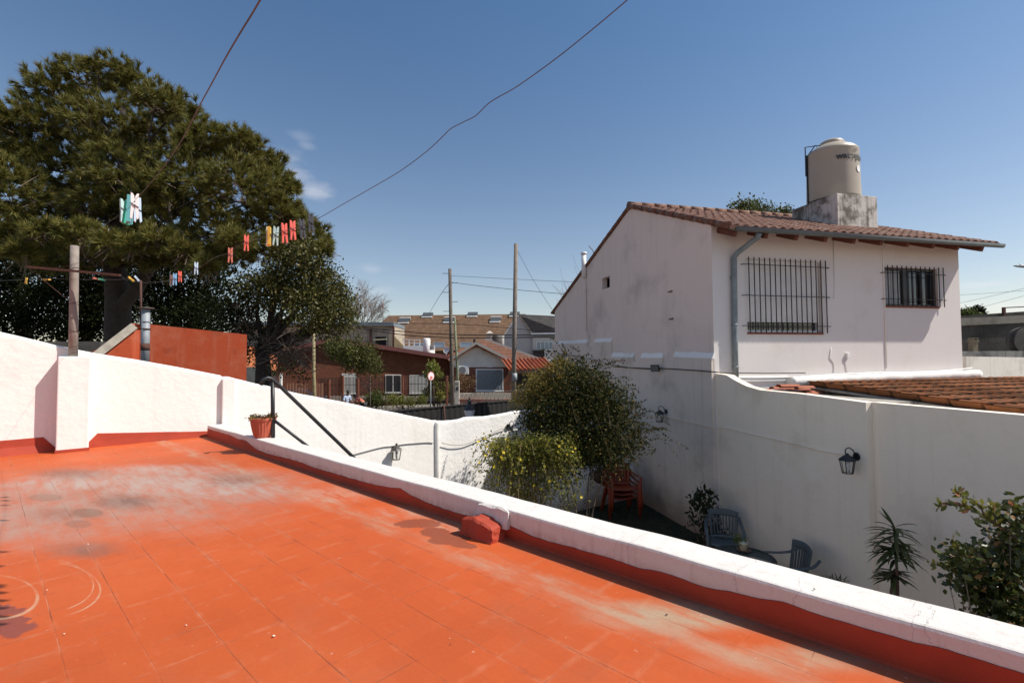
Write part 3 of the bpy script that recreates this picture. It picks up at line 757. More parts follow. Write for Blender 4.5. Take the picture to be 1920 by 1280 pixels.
# details of the front: wires, outlet box, white cement fillet at the foot
g = MB()
ua, _ = Hf(1563,500); ub, _ = Hf(1657,560)
g.tube([HS(ua,-.012,ze-.1), HS(ua,-.012,Hf(1563,545)[1]), HS(ua-.02,-.012,Hf(1560,560)[1])], .008, 6)
g.tube([HS(ub+.35,-.4,ze-.12), HS(ub+.02,-.05,ze-.25), HS(ub,-.012,ze-.4), HS(ub,-.012,Hf(1660,690)[1])], .009, 6)
for q in [((1558,652),(1555,670),(1563,680),(1563,698)), ((1586,672),(1584,680),(1588,697))]:
    g.tube([HS(*Hf(*p)[:1], -.008, Hf(*p)[1]) for p in q], .006, 5)
g.build('wiring', white_paint, house)
g = MB(); ux, zx = Hf(1588,666); g.box(ux-.035,ux+.035,-.04,0,zx-.05,zx+.05, lambda x,y,z: HS(x,y,z)); g.build('outlet_box', white_paint, house, bevel=.006)
g = MB(); uz0, zf = Hf(1380,714); g.box(.25, 1.62, -.035, -.001, zf-.02, zf+.09, lambda x,y,z: HS(x,y,z)); g.build('base_moulding', white_paint, house, bevel=.008)
pf = []
for i in range(60):
    u = lerp(1.6, uw+.28, i/59); pf.append(HS(u, -.10, lerp(3.02, 3.09, i/59) + wob(u, 1, 3)*.012))
g = MB(); g.tube(pf, [.098+wob(i*.3,2,2)*.016+wob(i*1.3,4,2)*.008 for i in range(60)], 12); g.build('cement_fillet', white_wall, house)
pf = [HS(lerp(.2, uw+.2, i/50), -.035, lerp(3.12, 3.235, (i/50)**3) - (.02*math.sin(i/50*9))) for i in range(51)]
g = MB(); g.tube(pf, .014, 6); g.build('base_cable', white_paint, house)
# pipe chase, flue and pipe on the gable wall
va, za = Hs(1243,532,-.03); vb, zb_ = Hs(1262,665,-.03)
g = MB(); g.box(vb, va, -.035, -.001, zb_, za, VZ); g.build('pipe_chase', house_wall, house, bevel=.006)
g = MB(); g.box(vb-.04, va+.04, -.06, -.001, za+.002, za+.035, VZ); g.build('chase_cap', concrete, house)
for q in ((1260,546),(1262,597),(1237,690)):
    v_, z_ = Hs(*q); g = MB(); g.tube([HS(0,v_,z_), HS(-.10,v_,z_-.02)], [.022,.016], 8); g.build('pipe_stub', plain('old_pipe', (.2,.14,.11), .8), house)
vf, zf0 = Hs(1096, 511, -.06); _, zf1 = Hs(1096, 473, -.06)
g = MB(); g.tube([HS(-.08,vf,zf0-.15), HS(-.08,vf,zf1-.06)], .075, 12); g.tube([HS(-.08,vf,zf1-.06), HS(-.08,vf,zf1)], .095, 12); g.build('flue', white_paint, house)
vp, zp0 = Hs(1099, 620, -.03); g = MB(); g.tube([HS(-.08,vf,zf0-.15), HS(-.03,vp,zf0-.4), HS(-.03,vp,zp0), HS(-.0,vp-.03,zp0-.02)], .022, 8); g.build('waste_pipe', house_wall, house)
# plinth for the tank
def onroof(v): return ze + (zr-ze)*v/rv
u0, u1, v0, v1, zt_ = 4.27, 5.46, 1.16, 2.50, 7.36
g = MB(); g.box(u0, u1, v0, v1, 6.1, zt_, lambda x,y,z: HS(x,y,z)); g.build('tank_plinth', concrete_p := stucco('stained_white_concrete', (.62,.57,.52), dirt=(.085,.065,.045), dirt_amt=.85, streak=.9, bump=.5, lo=.42, hi=.66, dscale=2.6), house, bevel=.012)

# ------------------------------------------------------------------ water tank
TC = HS((u0+u1)/2+.03, (v0+v1)/2, zt_)
tank = thing('water_tank', 'beige plastic water tank with dark lettering on the roof of the white house', 'water tank', TC)
tank_m = plain('tank_plastic', (.40,.335,.255), .42, .06, 3)
TR = .585
prof = [(0,.03),(TR*.97,.03),(TR*1.0,.06),(TR,.09),(TR*.985,.45),(TR*.975,.9),(TR*.965,1.22),(TR*.975,1.24),(TR*.96,1.28),(TR*.86,1.35),(TR*.60,1.45),(TR*.44,1.49)]
g = MB(); g.lathe(prof, TC, 48); g.build('body', tank_m, tank)
g = MB(); g.lathe([(TR*.46,1.48),(TR*.46,1.55),(TR*.43,1.57),(TR*.30,1.61),(.03,1.625),(0,1.625)], TC, 36); g.build('lid', tank_m, tank)
g = MB(); g.lathe([(0,0),(TR*1.03,0),(TR*1.03,.035),(0,.035)], TC, 40); g.build('base_shadow_ring', plain('tank_shadow_mat', (.03,.035,.035), .8), tank)  # dark disc standing in for the shadow under the tank
bl = UV_*-1; la = math.atan2((TC-Vector((0,0,0))).y, (TC).x)
side = Vector((-math.sin(la), math.cos(la), 0)); frontd = Vector((-math.cos(la), -math.sin(la), 0))      # left and towards the viewer
pl_ = TC + (side*.92 + frontd*.40)*TR
g = MB(); g.tube([pl_ + Vector((0,0,1.28)), pl_*1 + Vector((0,0,.6)), pl_ + frontd*.03 + Vector((0,0,.06)), pl_ + frontd*.03 - side*.06 + Vector((0,0,-.18)), pl_ - side*.22 + frontd*.02 + Vector((0,0,-.27))], .02, 8)
g.build('outlet_pipe', black_metal, tank)
g = MB(); b1_ = pl_ + side*.03; g.tube([b1_ + Vector((0,0,.75)), b1_ + Vector((0,0,1.5)), b1_ - side*.48 + Vector((0,0,1.46))], .016, 8); g.tube([b1_ + Vector((0,0,1.2)), b1_ - side*.22 + Vector((0,0,1.5)), b1_ - side*.3 + Vector((0,0,1.36))], .014, 8)
g.build('inlet_pipe', plain('dark_teal_pipe', (.045,.07,.08), .5), tank)
def text_mesh(body, size, offset=0.0, align='LEFT', spacing=1.0):
    cu = bpy.data.curves.new('text', 'FONT'); cu.body = body; cu.size = size; cu.offset = offset; cu.align_x = align; cu.space_character = spacing
    o = bpy.data.objects.new('text_tmp', cu); COL.objects.link(o)
    me = bpy.data.meshes.new_from_object(o, depsgraph=bpy.context.evaluated_depsgraph_get())
    bpy.data.objects.remove(o); return me
def wrap_text(body, size, ang0, z, name, parent, mat, offset=.004, spacing=1.0):
    me = text_mesh(body, size, offset, 'LEFT', spacing)
    bm = bmesh.new(); bm.from_mesh(me)
    bmesh.ops.subdivide_edges(bm, edges=[e for e in bm.edges if e.calc_length() > .03], cuts=3)
    for v in bm.verts:
        a = ang0 + v.co.x/TR; zz = z + v.co.y; rr = TR*lerp(1.0, .965, min(1, max(0, zz/1.22))) + .018
        v.co = TC + Vector((math.cos(a)*rr, math.sin(a)*rr, zz))
    bm.to_mesh(me); bm.free(); return link(name, me, mat, parent)
fa = math.atan2(-TC.y, -TC.x)
ink = plain('dark_ink', (.03,.032,.04), .6)
wrap_text('waterplast', .205, fa + .14, .93, 'lettering', tank, ink, .006)
wrap_text('agua', .07, fa + .86, 1.13, 'small_lettering', tank, ink, .002)
g = MB(); sa = fa + 1.12; sc = TC + Vector((math.cos(sa), math.sin(sa), 0))*(TR*.985+.004)
tn = Vector((-math.sin(sa), math.cos(sa), 0)); nn = Vector((math.cos(sa), math.sin(sa), 0))
vs = [sc + Vector((0,0,.70)) + nn*.003] + [sc + tn*math.cos(t)*.075 - nn*(.004*math.cos(t)**2) + Vector((0,0,.70+.085*math.sin(t))) + nn*.006 for t in [2*math.pi*i/20 for i in range(20)]]
g.add(vs, [(0, 1+i, 1+(i+1)%20) for i in range(20)]); g.build('round_sticker', white_paint, tank)

# ------------------------------------------------------------------ low tiled extension beside the house
ext = thing('lean_to', 'low extension with a weathered orange clay tile roof beside the white house', 'extension', HS(5,-2,0))
clay = MT('weathered_clay_tile')
c_ = clay.mix((.235,.085,.036), (.35,.145,.065), clay.noise(3, detail=6)); c_ = clay.mix(c_, (.10,.07,.04), clay.noise(1.0, src=clay.scaled((5,5,5)), detail=6).step(.48,.7)*.75)
c_ = clay.mix(c_, (.42,.30,.16), clay.noise(20, detail=4).step(.6,.75)*.5)
us_ = clay.dot(UV_); vs_ = clay.dot(VV)
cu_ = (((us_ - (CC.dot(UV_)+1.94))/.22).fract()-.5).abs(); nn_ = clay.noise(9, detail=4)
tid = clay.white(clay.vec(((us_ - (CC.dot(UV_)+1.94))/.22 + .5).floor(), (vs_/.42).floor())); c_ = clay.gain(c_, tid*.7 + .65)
c_ = clay.mix(c_, (.03,.022,.014), (cu_ + (nn_-.5)*.2).step(.24,.04)*.85)  # shade between the tile ridges painted into the colour, along with channel dirt
crs = ((vs_ - (CC.dot(VV) - 5.6))/.42).fract(); c_ = clay.mix(c_, (.035,.026,.016), (crs + (nn_-.5)*.5).step(.20,.0)*.8)  # course overlaps darkened in the colour the same way
clay.color(c_).rough(.9).set(Specular_IOR_Level=.2); clay = clay.m
uL = Hf(1512, 718, -.16)[0]
e0 = HS(uL, -5.6, 2.60); e1 = HS(uL, -.14, 2.98); ds_ = (e1-e0); lsn = ds_.length; ds_.normalize(); nr = UV_.cross(ds_)
if nr.z < 0: nr = -nr
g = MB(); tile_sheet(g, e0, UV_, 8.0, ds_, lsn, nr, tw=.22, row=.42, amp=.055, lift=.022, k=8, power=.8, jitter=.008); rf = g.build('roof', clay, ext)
g = MB(); g.box(uL+.12, uL+7.8, -5.4, -.16, 0, 2.52, lambda x,y,z: HS(x,y,z)); g.build('wall', white_wall, ext)
g = MB(); g.prism([(-5.5,2.53),(-.16,2.89),(-.16,2.93),(-5.5,2.57)], uL-.02, uL+7.9, VZ); g.build('roof_deck', concrete, ext)
# loose tiles left on the neighbour's side of the garden wall
def roof_tile():
    me = MB(); vs = []; n = 8
    for s_ in (-.20, .20):
        for t in range(n+1):
            a = math.pi*t/n; r = .085 if s_ < 0 else .07
            vs.append((s_, r*math.cos(a), r*.55*math.sin(a)))
    for s_ in (-.20, .20):
        for t in range(n+1):
            a = math.pi*t/n; r = (.085 if s_ < 0 else .07) - .014
            vs.append((s_, r*math.cos(a), r*.55*math.sin(a)))
    k = n+1; fs = [(t, t+1, k+t+1, k+t) for t in range(n)] + [(2*k+t, 3*k+t, 3*k+t+1, 2*k+t+1) for t in range(n)]
    fs += [(t, 2*k+t, 2*k+t+1, t+1) for t in range(n)] + [(k+t, k+t+1, 3*k+t+1, 3*k+t) for t in range(n)] + [(0,k,3*k,2*k),(n,2*k+n,3*k+n,k+n)]
    me.add(vs, fs, 0, False); return me.build('roof_tile', tile_new, None)
tile_new = plain('loose_clay_tile', (.33,.10,.052), .85, .3, 9)
t0 = roof_tile(); ti = 0
g = MB(); g.box(.3, uL-.05, -2.2, -.02, 0, 2.80, lambda x,y,z: HS(x,y,z)); tag(g.build('flat_roof', concrete), 'narrow grey flat roof between the scooped wall and the tiled extension', 'flat roof')
def put_tile(px, py, v, rz, tilt=0):
    global ti
    t = t0 if ti == 0 else t0.copy()
    if ti: COL.objects.link(t)
    ti += 1
    p = hit(px, py, CC + VV*v, VV); t.location = p; t.rotation_euler = (tilt, 0, rz + math.atan2(UV_.y, UV_.x))
    tag(t, 'clay roof tile in the loose pile behind the scooped wall top', 'roof tile', 'loose roof tiles by the house wall'); return t
for i, (px, py, v) in enumerate([(1425,733,-.5),(1452,735,-.5),(1484,737,-.5),(1515,739,-.5),(1466,729,-.5),(1497,731,-.5),(1525,736,-.45),(1478,724.5,-.5),(1507,727,-.48)]):
    put_tile(px, py, v, R(random.uniform(-8,8)), R(random.uniform(-5,5)))
# ================================================================== small things on and around the terrace
# handrail of the stair
hr = thing('handrail', 'black metal stair handrail with a bent top beside the flower pot', 'handrail', on_z(512, 818, PTOP))
HB = on_z(512, 820, PTOP); 
htop = at(511, 711, HB.y)
sdv = (W2-W1).normalized()
def on_rail(px, py): 
    n = Vector((-sdv.y, sdv.x, 0)); return hit(px, py, HB, n)
rail_r = .021
g = MB(); g.tube([HB, htop + Vector((0,0,-.01))], rail_r*1.05, 12); g.build('post', black_metal, hr)
e_ = on_rail(672, 866); 
c0 = on_rail(489, 722); c1 = on_rail(494, 711); c2 = on_rail(502, 708); c3 = on_rail(513, 713); c4 = on_rail(522, 721)
g = MB(); g.tube([c0, c1, c2, on_rail(508,709.5), c3, c4, e_, e_ + (e_-c4)*.25], rail_r, 12); g.build('rail', black_metal, hr)
g = MB(); a_ = on_rail(512, 786); b_ = on_rail(574, 834); g.tube([a_, b_, b_ + (b_-a_)*.6], rail_r*.8, 12); g.build('rail', black_metal, hr)

# flower pot
PB = on_z(493, 819, PTOP+.002); pr = 22.5/FPX*PB.y
pot = thing('flower_pot', 'terracotta coloured plastic flower pot with a wilting plant on the parapet', 'flower pot', PB)
pot_m = plain('terracotta_plastic', (.46,.095,.05), .55, .12, 6)
ph = 36/FPX*PB.y
g = MB(); n = 48; vs = []; prof = [(.60,0),(.63,.02),(.70,.12),(.80,.35),(.89,.62),(.94,.82),(.955,.86),(1.0,.87),(1.02,.98),(1.0,1.0),(.93,1.0),(.90,.85)]
for r, z in prof:
    for k in range(n):
        t = 2*math.pi*k/n; rr = r*pr*(1 + (.022*(1 if k % 2 else -1) if .05 < z < .84 else 0)); vs.append(PB + Vector((rr*math.cos(t), rr*math.sin(t), z*ph)))
g.add(vs, [(i*n+k, i*n+(k+1)%n, (i+1)*n+(k+1)%n, (i+1)*n+k) for i in range(len(prof)-1) for k in range(n)] + [tuple(range(n-1,-1,-1))], 0, False)
g.build('pot', pot_m, pot)
g = MB(); g.lathe([(0,ph*.86),(pr*.9,ph*.84)], PB, 24); g.build('soil', plain('potting_soil', (.045,.03,.02), .95, .4, 20), pot)

# leaf clouds -------------------------------------------------------
def leaf_mesh(name, P, N, size, mat, parent=None, asp=.5, rng=None, fold=.25, sizes=None, world=True, six=False):
    """one folded four cornered leaf at each point P, lying along N"""
    rng = rng or np.random.default_rng(1); n = len(P)
    P = np.asarray(P, float); d = np.asarray(N, float); d = d/np.maximum(np.linalg.norm(d,axis=1,keepdims=True),1e-9)
    a = rng.normal(size=(n,3)); x = np.cross(d, a); x /= np.maximum(np.linalg.norm(x,axis=1,keepdims=True),1e-9); y = np.cross(d, x)
    s = (size*rng.uniform(.6,1.35,n) if sizes is None else sizes)[:,None]
    b = P; tip = P + d*s; mid = P + d*s*.45
    l = mid + x*s*asp*.5 + y*s*fold*.3; r_ = mid - x*s*asp*.5 + y*s*fold*.3
    K = 4; V = np.stack([b,l,tip,r_],1).reshape(-1,3)
    if six:
        K = 8; f = lambda t, w, h: P + d*s*t + x*s*asp*.5*w + y*s*fold*h
        V = np.stack([b, f(.18,.62,.05), f(.48,1,.10), f(.80,.60,.02), P + d*s - y*s*fold*.25, f(.80,-.60,.02), f(.48,-1,.10), f(.18,-.62,.05)],1).reshape(-1,3)
    me = bpy.data.meshes.new(name); me.vertices.add(K*n); me.vertices.foreach_set('co', V.ravel())
    me.loops.add(K*n); me.loops.foreach_set('vertex_index', np.arange(K*n, dtype=np.int32))
    me.polygons.add(n); me.polygons.foreach_set('loop_start', np.arange(0,K*n,K,dtype=np.int32))
    try: me.polygons.foreach_set('loop_total', np.full(n,K,dtype=np.int32))
    except Exception: pass
    me.update(calc_edges=True); return link(name, me, mat, parent, world)
def dirs(n, rng): 
    v = rng.normal(size=(n,3)); return v/np.linalg.norm(v,axis=1,keepdims=True)
def lobe_points(lobes, n, rng, inner=.35):
    """points through a set of ellipsoids (cx,cy,cz,rx,ry,rz), denser towards the outside"""
    vol = np.array([(l[3]*l[4]*l[5])**(.72) for l in lobes]); k = rng.choice(len(lobes), n, p=vol/vol.sum())
    L = np.array(lobes)[k]; d = dirs(n, rng); r = rng.uniform(inner, 1, n)**.55
    P = L[:,:3] + d*L[:,3:]*r[:,None]; return P, d
def clumped(lobes, nclump, per, spread, rng, inner=.35, upbias=.3):
    C, D = lobe_points(lobes, nclump, rng, inner)
    P = np.repeat(C, per, 0) + rng.normal(size=(nclump*per,3))*spread
    N = np.repeat(D, per, 0)*.6 + dirs(nclump*per, rng); N[:,2] += upbias
    return P, N

# plant in the pot
rng = np.random.default_rng(3)
pts = []; nor = []
for k in range(26):
    t = rng.uniform(0, 6.28); r0 = pr*rng.uniform(.3,.95); a = np.array([math.cos(t), math.sin(t), 0]); c = np.array(PB) + a*r0 + [0,0,ph*(.98+rng.uniform(0,.10))]
    for j in range(10): pts.append(c + a*rng.uniform(0,.05) + rng.normal(size=3)*[.014,.014,.010]); nor.append(a*.8 + rng.normal(size=3)*.6 + [0,0,.2])
leaf_mesh('foliage', np.array(pts), np.array(nor), .030, leafmat('wilting_leaf', (.16,.15,.04), (.22,.08,.035), c3=(.30,.24,.08)), pot, .7, rng)
g = MB()
for k in range(8):
    t = rng.uniform(0,6.28); a = Vector((math.cos(t), math.sin(t), 0)); p = PB + a*pr*.4 + Vector((0,0,ph*.88)); g.tube([PB + Vector((0,0,ph*.82)), p, p + a*.04 + Vector((0,0,.04)), p + a*.08 + Vector((0,0,.03))], .003, 5)
g.build('stems', twig_m, pot)

# clothes post on the pier ------------------------------------------
base = BW((a0+a1)/2+.0, .11, zp-.02)
b_px = at(137.5, 655, base.y)
post = thing('clothes_post', 'weathered round post with a rusty crossbar standing on the white pier', 'clothes post', base)
topp = at(140, 461, base.y); base2 = Vector((b_px.x, base.y, base.z))
prd = 6.7/FPX*base.y
g = MB(); g.tube([base2, lerp(base2, topp, .35), lerp(base2, topp, .7), topp], [prd*1.05, prd*1.02, prd, prd*.98], 14); pp = g.build('pole', pole_m, post)
for f, tl in ((.04,.3),(.1,.2),(.22,.5),(.25,-.3),(.47,.6),(.49,.2),(.79,.4)):
    c = lerp(base2, topp, f); n = 16; g = MB(); g.tube([c + Vector((math.cos(t)*(prd+.003), math.sin(t)*(prd+.003), .018*math.sin(t+tl*4))) for t in [2*math.pi*i/n for i in range(n+1)]], .0018, 5); g.build('wire_tie', rust, pp)
g = MB(); g.tube([at(60,500,base.y-.1), at(85,503,base.y-.08), at(120,501,base.y-.1), at(147,493,base.y-.1)], .0022, 5); g.build('wire_tail', rust, pp)
g = MB(); g.tube([at(72,517,base.y-.02), at(95,536,base.y-.03), at(118,555,base.y-.04), at(132,562,base.y-.06)], .003, 5); g.build('wire_tail', rust, pp)
xb0, xb1 = at(51,500,base.y-.14), at(225,516,base.y-.06)
g = MB(); g.bar(xb0, xb1, .022, .026); d_ = (xb1-xb0).normalized(); g.bar(xb0 + Vector((0,.015,.012)), xb1 + Vector((0,.015,.012)), .03, .004)
g.build('crossbar', rust, post)

# clothes lines -----------------------------------------------------
line_m = plain('clothes_wire', (.09,.10,.105), .7, .3, 30)
KN = base.y - .06
def line_pts(path, inv):
    return [at(x, y, 1.0/inv(x, y)) for x, y in path]
def smooth(pts, n=5):
    out = []
    for i in range(len(pts)-1):
        p0, p1, p2, p3 = pts[max(i-1,0)], pts[i], pts[i+1], pts[min(i+2,len(pts)-1)]
        for k in range(n):
            t = k/n; out.append(.5*((2*p1) + (p2-p0)*t + (2*p0-5*p1+4*p2-p3)*t*t + (3*p1-p0-3*p2+p3)*t**3))
    return out + [pts[-1]]
inv2 = lambda x, y: 1/KN + (x-226)*(.556-1/KN)/(582-226)
pathB = [(226,516),(234,523),(243,525),(268,530),(300,528),(322,524.5),(345,517),(372,503),(402,483.5),(430,474),(440,466),(455,456.5),(480,448.5),(502,442),(520,437),(545,430),(582,418),(600,408),(650,379),(700,350.5),(750,321),(800,284),(830,256),(846,241),(870,228.5),(892,217),(915,195),(935,182),(970,162),(1040,112),(1110,56),(1180,-3),(1320,-125)]
invA = lambda x, y: 1/KN + max(0, (445-y))*0.0066 + max(0,(150-y))*.0
pathA = [(146,493),(156,486),(163,478),(167,462),(172,447),(181,434),(196,422),(215,409),(232,400),(245,386),(258,370),(272,355),(300,321),(330,280),(352,243),(375,197),(398,155),(420,114),(448,66),(474,24),(489,-2),(515,-48),(560,-130)]
pathC = [(-40,528),(20,525.5),(49,524),(88,522.5),(120,523),(160,524),(187,523.5),(215,524.5),(234,523)]
tag(MB().tube(smooth(line_pts(pathB, inv2)), .0011, 6).build('clothes_line', line_m), 'long clothes line with red and black pegs, running off the top right', 'clothes line', 'wire clothes lines')
tag(MB().tube(smooth(line_pts(pathA, invA)), .00065, 6).build('clothes_line', line_m), 'clothes line with a bunch of white and teal pegs in front of the pine', 'clothes line', 'wire clothes lines')
tag(MB().tube(smooth(line_pts(pathC, lambda x, y: 1/(KN-.03))), .0016, 6).build('clothes_line', line_m), 'thin short clothes line just below the rusty crossbar with yellow pegs', 'clothes line', 'wire clothes lines')

# clothes pegs
def peg_proto():
    hs = []
    half = MB(); 
    # profile in x (half width side) and z; jaws at the top, legs apart at the bottom
    out = [(.0004,.004),(.0006,.026),(.0042,.035),(.0092,.037),(.0094,.016),(.0086,.0),(.0098,-.034),(.0054,-.038),(.0020,-.010),(.0006,-.003)]
    half.prism(out, -.0045, .0045, lambda a, b, c: Vector((a, c, b)))
    half2 = MB(); half2.prism([(-a, b) for a, b in out], -.0045, .0045, lambda a, b, c: Vector((a, c, b)))
    sp = MB(); sp.tube([Vector((0, -.0075, .001)), Vector((0, .0075, .001))], .0026, 8)
    sp.tube([Vector((-.0095,-.0055,.008)), Vector((-.003,-.0062,.003)), Vector((.003,-.0062,.0)), Vector((.0095,-.0055,-.004))], .0011, 5)
    for z in (.012,.024): sp.tube([Vector((0,-.0049,z)), Vector((0,.0049,z))], .0016, 8)
    return half, half2, sp
H1, H2, SP = peg_proto(); peg_first = {}
peg_steel = plain('peg_spring', (.07,.06,.055), .5, .2, 40, metallic=.5)
PEGC = {'white': (.80,.76,.74), 'paleblue': (.50,.66,.80), 'teal': (.14,.42,.44), 'green': (.04,.36,.22), 'mint': (.42,.62,.58), 'black': (.035,.035,.045), 'red': (.78,.13,.09), 'salmon': (.66,.20,.13), 'grey': (.36,.50,.47), 'yellow': (.72,.44,.06), 'blue': (.22,.46,.72), 'brown': (.14,.07,.055), 'cream': (.70,.66,.55)}
pegn = 0
def peg(px, ytop, ybot, D, colour, label, rot=0, tilt=0, lie=False):
    global pegn
    m = plain('peg_plastic_'+colour, PEGC[colour], .45, .08, 60)
    c = at(px, (ytop+ybot)/2, D)
    t = thing('clothes_peg', label, 'clothes peg', (0,0,0), 'clothes pegs on the lines')
    if pegn == 0:
        peg_first['a'] = H1.build('peg_half', m, t, False); peg_first['b'] = H2.build('peg_half', m, t, False); peg_first['s'] = SP.build('spring', peg_steel, t, False)
        kids = [peg_first['a'], peg_first['b'], peg_first['s']]
    else:
        kids = []
        for k in 'abs':
            o = peg_first[k].copy(); COL.objects.link(o); o.parent = t; kids.append(o)
    for k in kids[:2]:
        k.material_slots[0].link = 'OBJECT'; k.material_slots[0].material = m
    pegn += 1
    s = (abs(ybot-ytop)/FPX*D)/.074
    t.location = c; t.scale = (s,)*3 if not lie else (1,1,1)
    face = math.atan2(-c.x, c.y)
    t.rotation_euler = (0, R(tilt), face + R(rot)); return t
dA = lambda y: 1/invA(0, y)
peg(252.5,362,411,dA(386),'white','white clothes peg at the front of the bunch hanging on the steep line',0,0)
peg(257.5,370,417,dA(386)+.05,'paleblue','pale blue clothes peg half hidden behind the white one',8,-3)
peg(243.5,366,420,dA(391)+.03,'teal','teal clothes peg seen edge on, just left of the white one',74,3)
peg(238.5,376,422,dA(396)+.03,'green','green clothes peg in the bunch, mostly hidden behind the mint one',40,6)
peg(232.5,373,418,dA(400)+.02,'mint','mint coloured clothes peg at the left end of the bunch',18,-2)
dB = lambda x: 1/inv2(x, 0)
for px, a, b, c, l, ro, ti_ in ((583,401,437,'black','black clothes peg nearest the open sky, end of the row of pegs',18,-3),(567,410,447,'black','black clothes peg beside a red one, second from the sky',20,-6),(549,413,450,'red','red clothes peg right next to a black one',15,-3),(533.5,418,456,'red','red clothes peg between the grey green peg and another red one',12,-3),(517,424,461,'grey','grey green clothes peg beside a red one in the row',8,2),(505,425,461,'yellow','yellow clothes peg seen edge on at the left end of the close row',78,0),(502,426,461,'cream','cream clothes peg edge on, pressed against the yellow one',84,0),(462,440,471,'red','single bright red clothes peg, alone between the close row and the salmon peg',6,0),(432,464,493,'salmon','salmon clothes peg with a pale top alone on the line in front of the pine',-8,0),(368,491,515,'paleblue','single pale blue clothes peg alone near the chimney pipe',0,0),(337.5,508,529,'red','small red clothes peg touching a blue one above the red shed',5,-2),(328,512,535,'blue','blue clothes peg between a brown and a small red one',-5,0),(321.5,514,535,'brown','dark brown clothes peg at the left of the little group above the red shed',20,0)):
    peg(px, a, b, dB(px), c, l, ro, ti_)
for px, y, c, l, ro, ti_ in ((49,526,'yellow','yellow clothes peg furthest left below the crossbar',30,5),(88,524,'yellow','yellow clothes peg lying along the thin line left of the post',10,80),(181,522.5,'salmon','orange clothes peg lying along the thin line right of the post',10,100),(191,524,'green','green clothes peg lying end to end with an orange one',0,100),(246,523,'yellow','slanting yellow clothes peg at the knot by the end of the crossbar',20,-50),(256.5,522,'paleblue','slanting pale clothes peg beside the yellow one at the crossbar end',20,-40)):
    peg(px, y-6.5, y+6.5, KN-.02, c, l, ro, ti_, True)

# wall lanterns -----------------------------------------------------
lamp_glass = MT('lantern_glass'); lamp_glass.color((.75,.78,.76)).rough(.05).set(Transmission_Weight=.9, IOR=1.2, Alpha=.35); lamp_glass = lamp_glass.m
bulb_m = plain('white_bulb', (.75,.74,.70), .4, .05, 30)
def lantern(loc, face, size, label, hook=True, brown=False):
    """six sided lantern; loc is the wall point at its back plate, face the outward direction"""
    m = plain('lantern_brown_black', (.045,.035,.03), .5, .3, 30) if brown else black_metal
    t = thing('wall_lantern', label, 'wall lantern', loc, 'wall lanterns round the garden')
    t.rotation_euler = (0, 0, math.atan2(face.y, face.x)); s = size
    c = Vector(((.55 if hook else .43)*s, 0, -.12*s))
    hexa = lambda r, z: [(c.x + r*math.cos(R(60*k+30)), c.y + r*math.sin(R(60*k+30)), c.z+z) for k in range(6)]
    g = MB(); lv = [hexa(.40*s,.0), hexa(.34*s,.07*s), hexa(.17*s,.20*s), hexa(.10*s,.235*s), hexa(.07*s,.30*s), hexa(.012*s,.32*s)]
    g.add(sum(lv, []), [(i*6+k, i*6+(k+1)%6, (i+1)*6+(k+1)%6, (i+1)*6+k) for i in range(5) for k in range(6)] + [(5,4,3,2,1,0)]); g.build('roof', m, t, False)
    g = MB(); a, b = hexa(.33*s, -.01*s), hexa(.225*s, -.62*s); th = .032*s
    for k in range(6):
        g.bar(a[k], b[k], th, th); g.bar(a[k], a[(k+1)%6], th, th); g.bar(b[k], b[(k+1)%6], th*1.2, th)
    g.build('cage', m, t, False)
    g = MB(); a, b = hexa(.31*s, -.02*s), hexa(.215*s, -.60*s); g.add(a+b, [(k,(k+1)%6,6+(k+1)%6,6+k) for k in range(6)]); g.build('glass', lamp_glass, t, False)
    g = MB(); g.lathe([(0,-.5*s),(.07*s,-.5*s),(.075*s,-.32*s),(.05*s,-.30*s)], c, 10); g.lathe([(.05*s,-.30*s),(.10*s,-.2*s),(.07*s,-.1*s),(0,-.08*s)], c, 10); g.build('bulb', bulb_m, t, False)
    g = MB()
    rb = .20 if hook else .09; g.tube([(0,0,.02*s),(.05*s,0,.02*s)], [rb*s,rb*.8*s], 14)
    if hook:
        g.tube([Vector((.05*s,0,.05*s)), Vector((.20*s,0,.32*s)), Vector((.42*s,0,.46*s)), Vector((.62*s,0,.40*s)), Vector((.66*s,0,.22*s)), Vector((c.x,0,c.z+.30*s))], .028*s, 7)
    else: g.tube([Vector((.05*s,0,.0)), Vector((c.x,0,c.z+.1*s))], .04*s, 7); g.ball((c.x,0,c.z+.36*s), .08*s)
    g.build('bracket', m, t, False); return t
wface = Vector((sdv.y, -sdv.x, 0)); n1_ = Vector((-sdv.y, sdv.x, 0))
lw1 = hit(737, 838, W1 + wface*.01, n1_); lantern(lw1, wface, .27, 'small brown lantern with clear glass on the sunlit stair wall', False, True)
d4 = (W3-W2).normalized(); f4 = Vector((d4.y, -d4.x, 0))
lw2 = hit(953, 800, W2 + f4*.03, Vector((-d4.y, d4.x, 0))); lantern(lw2, f4, .30, 'dark lantern on the white back wall, half swallowed by the big bush')
for q, l, sz in (((1249,772),'black lantern with curled hook high on the shaded wall below the floodlight',.29),((1606,856),'large black lantern with curled hook beside the pilaster on the shaded wall',.275)):
    lantern(hit(*q, CC + UV_*(-.06 if q[0] < 1340 else .028), UV_), -UV_, sz, l)
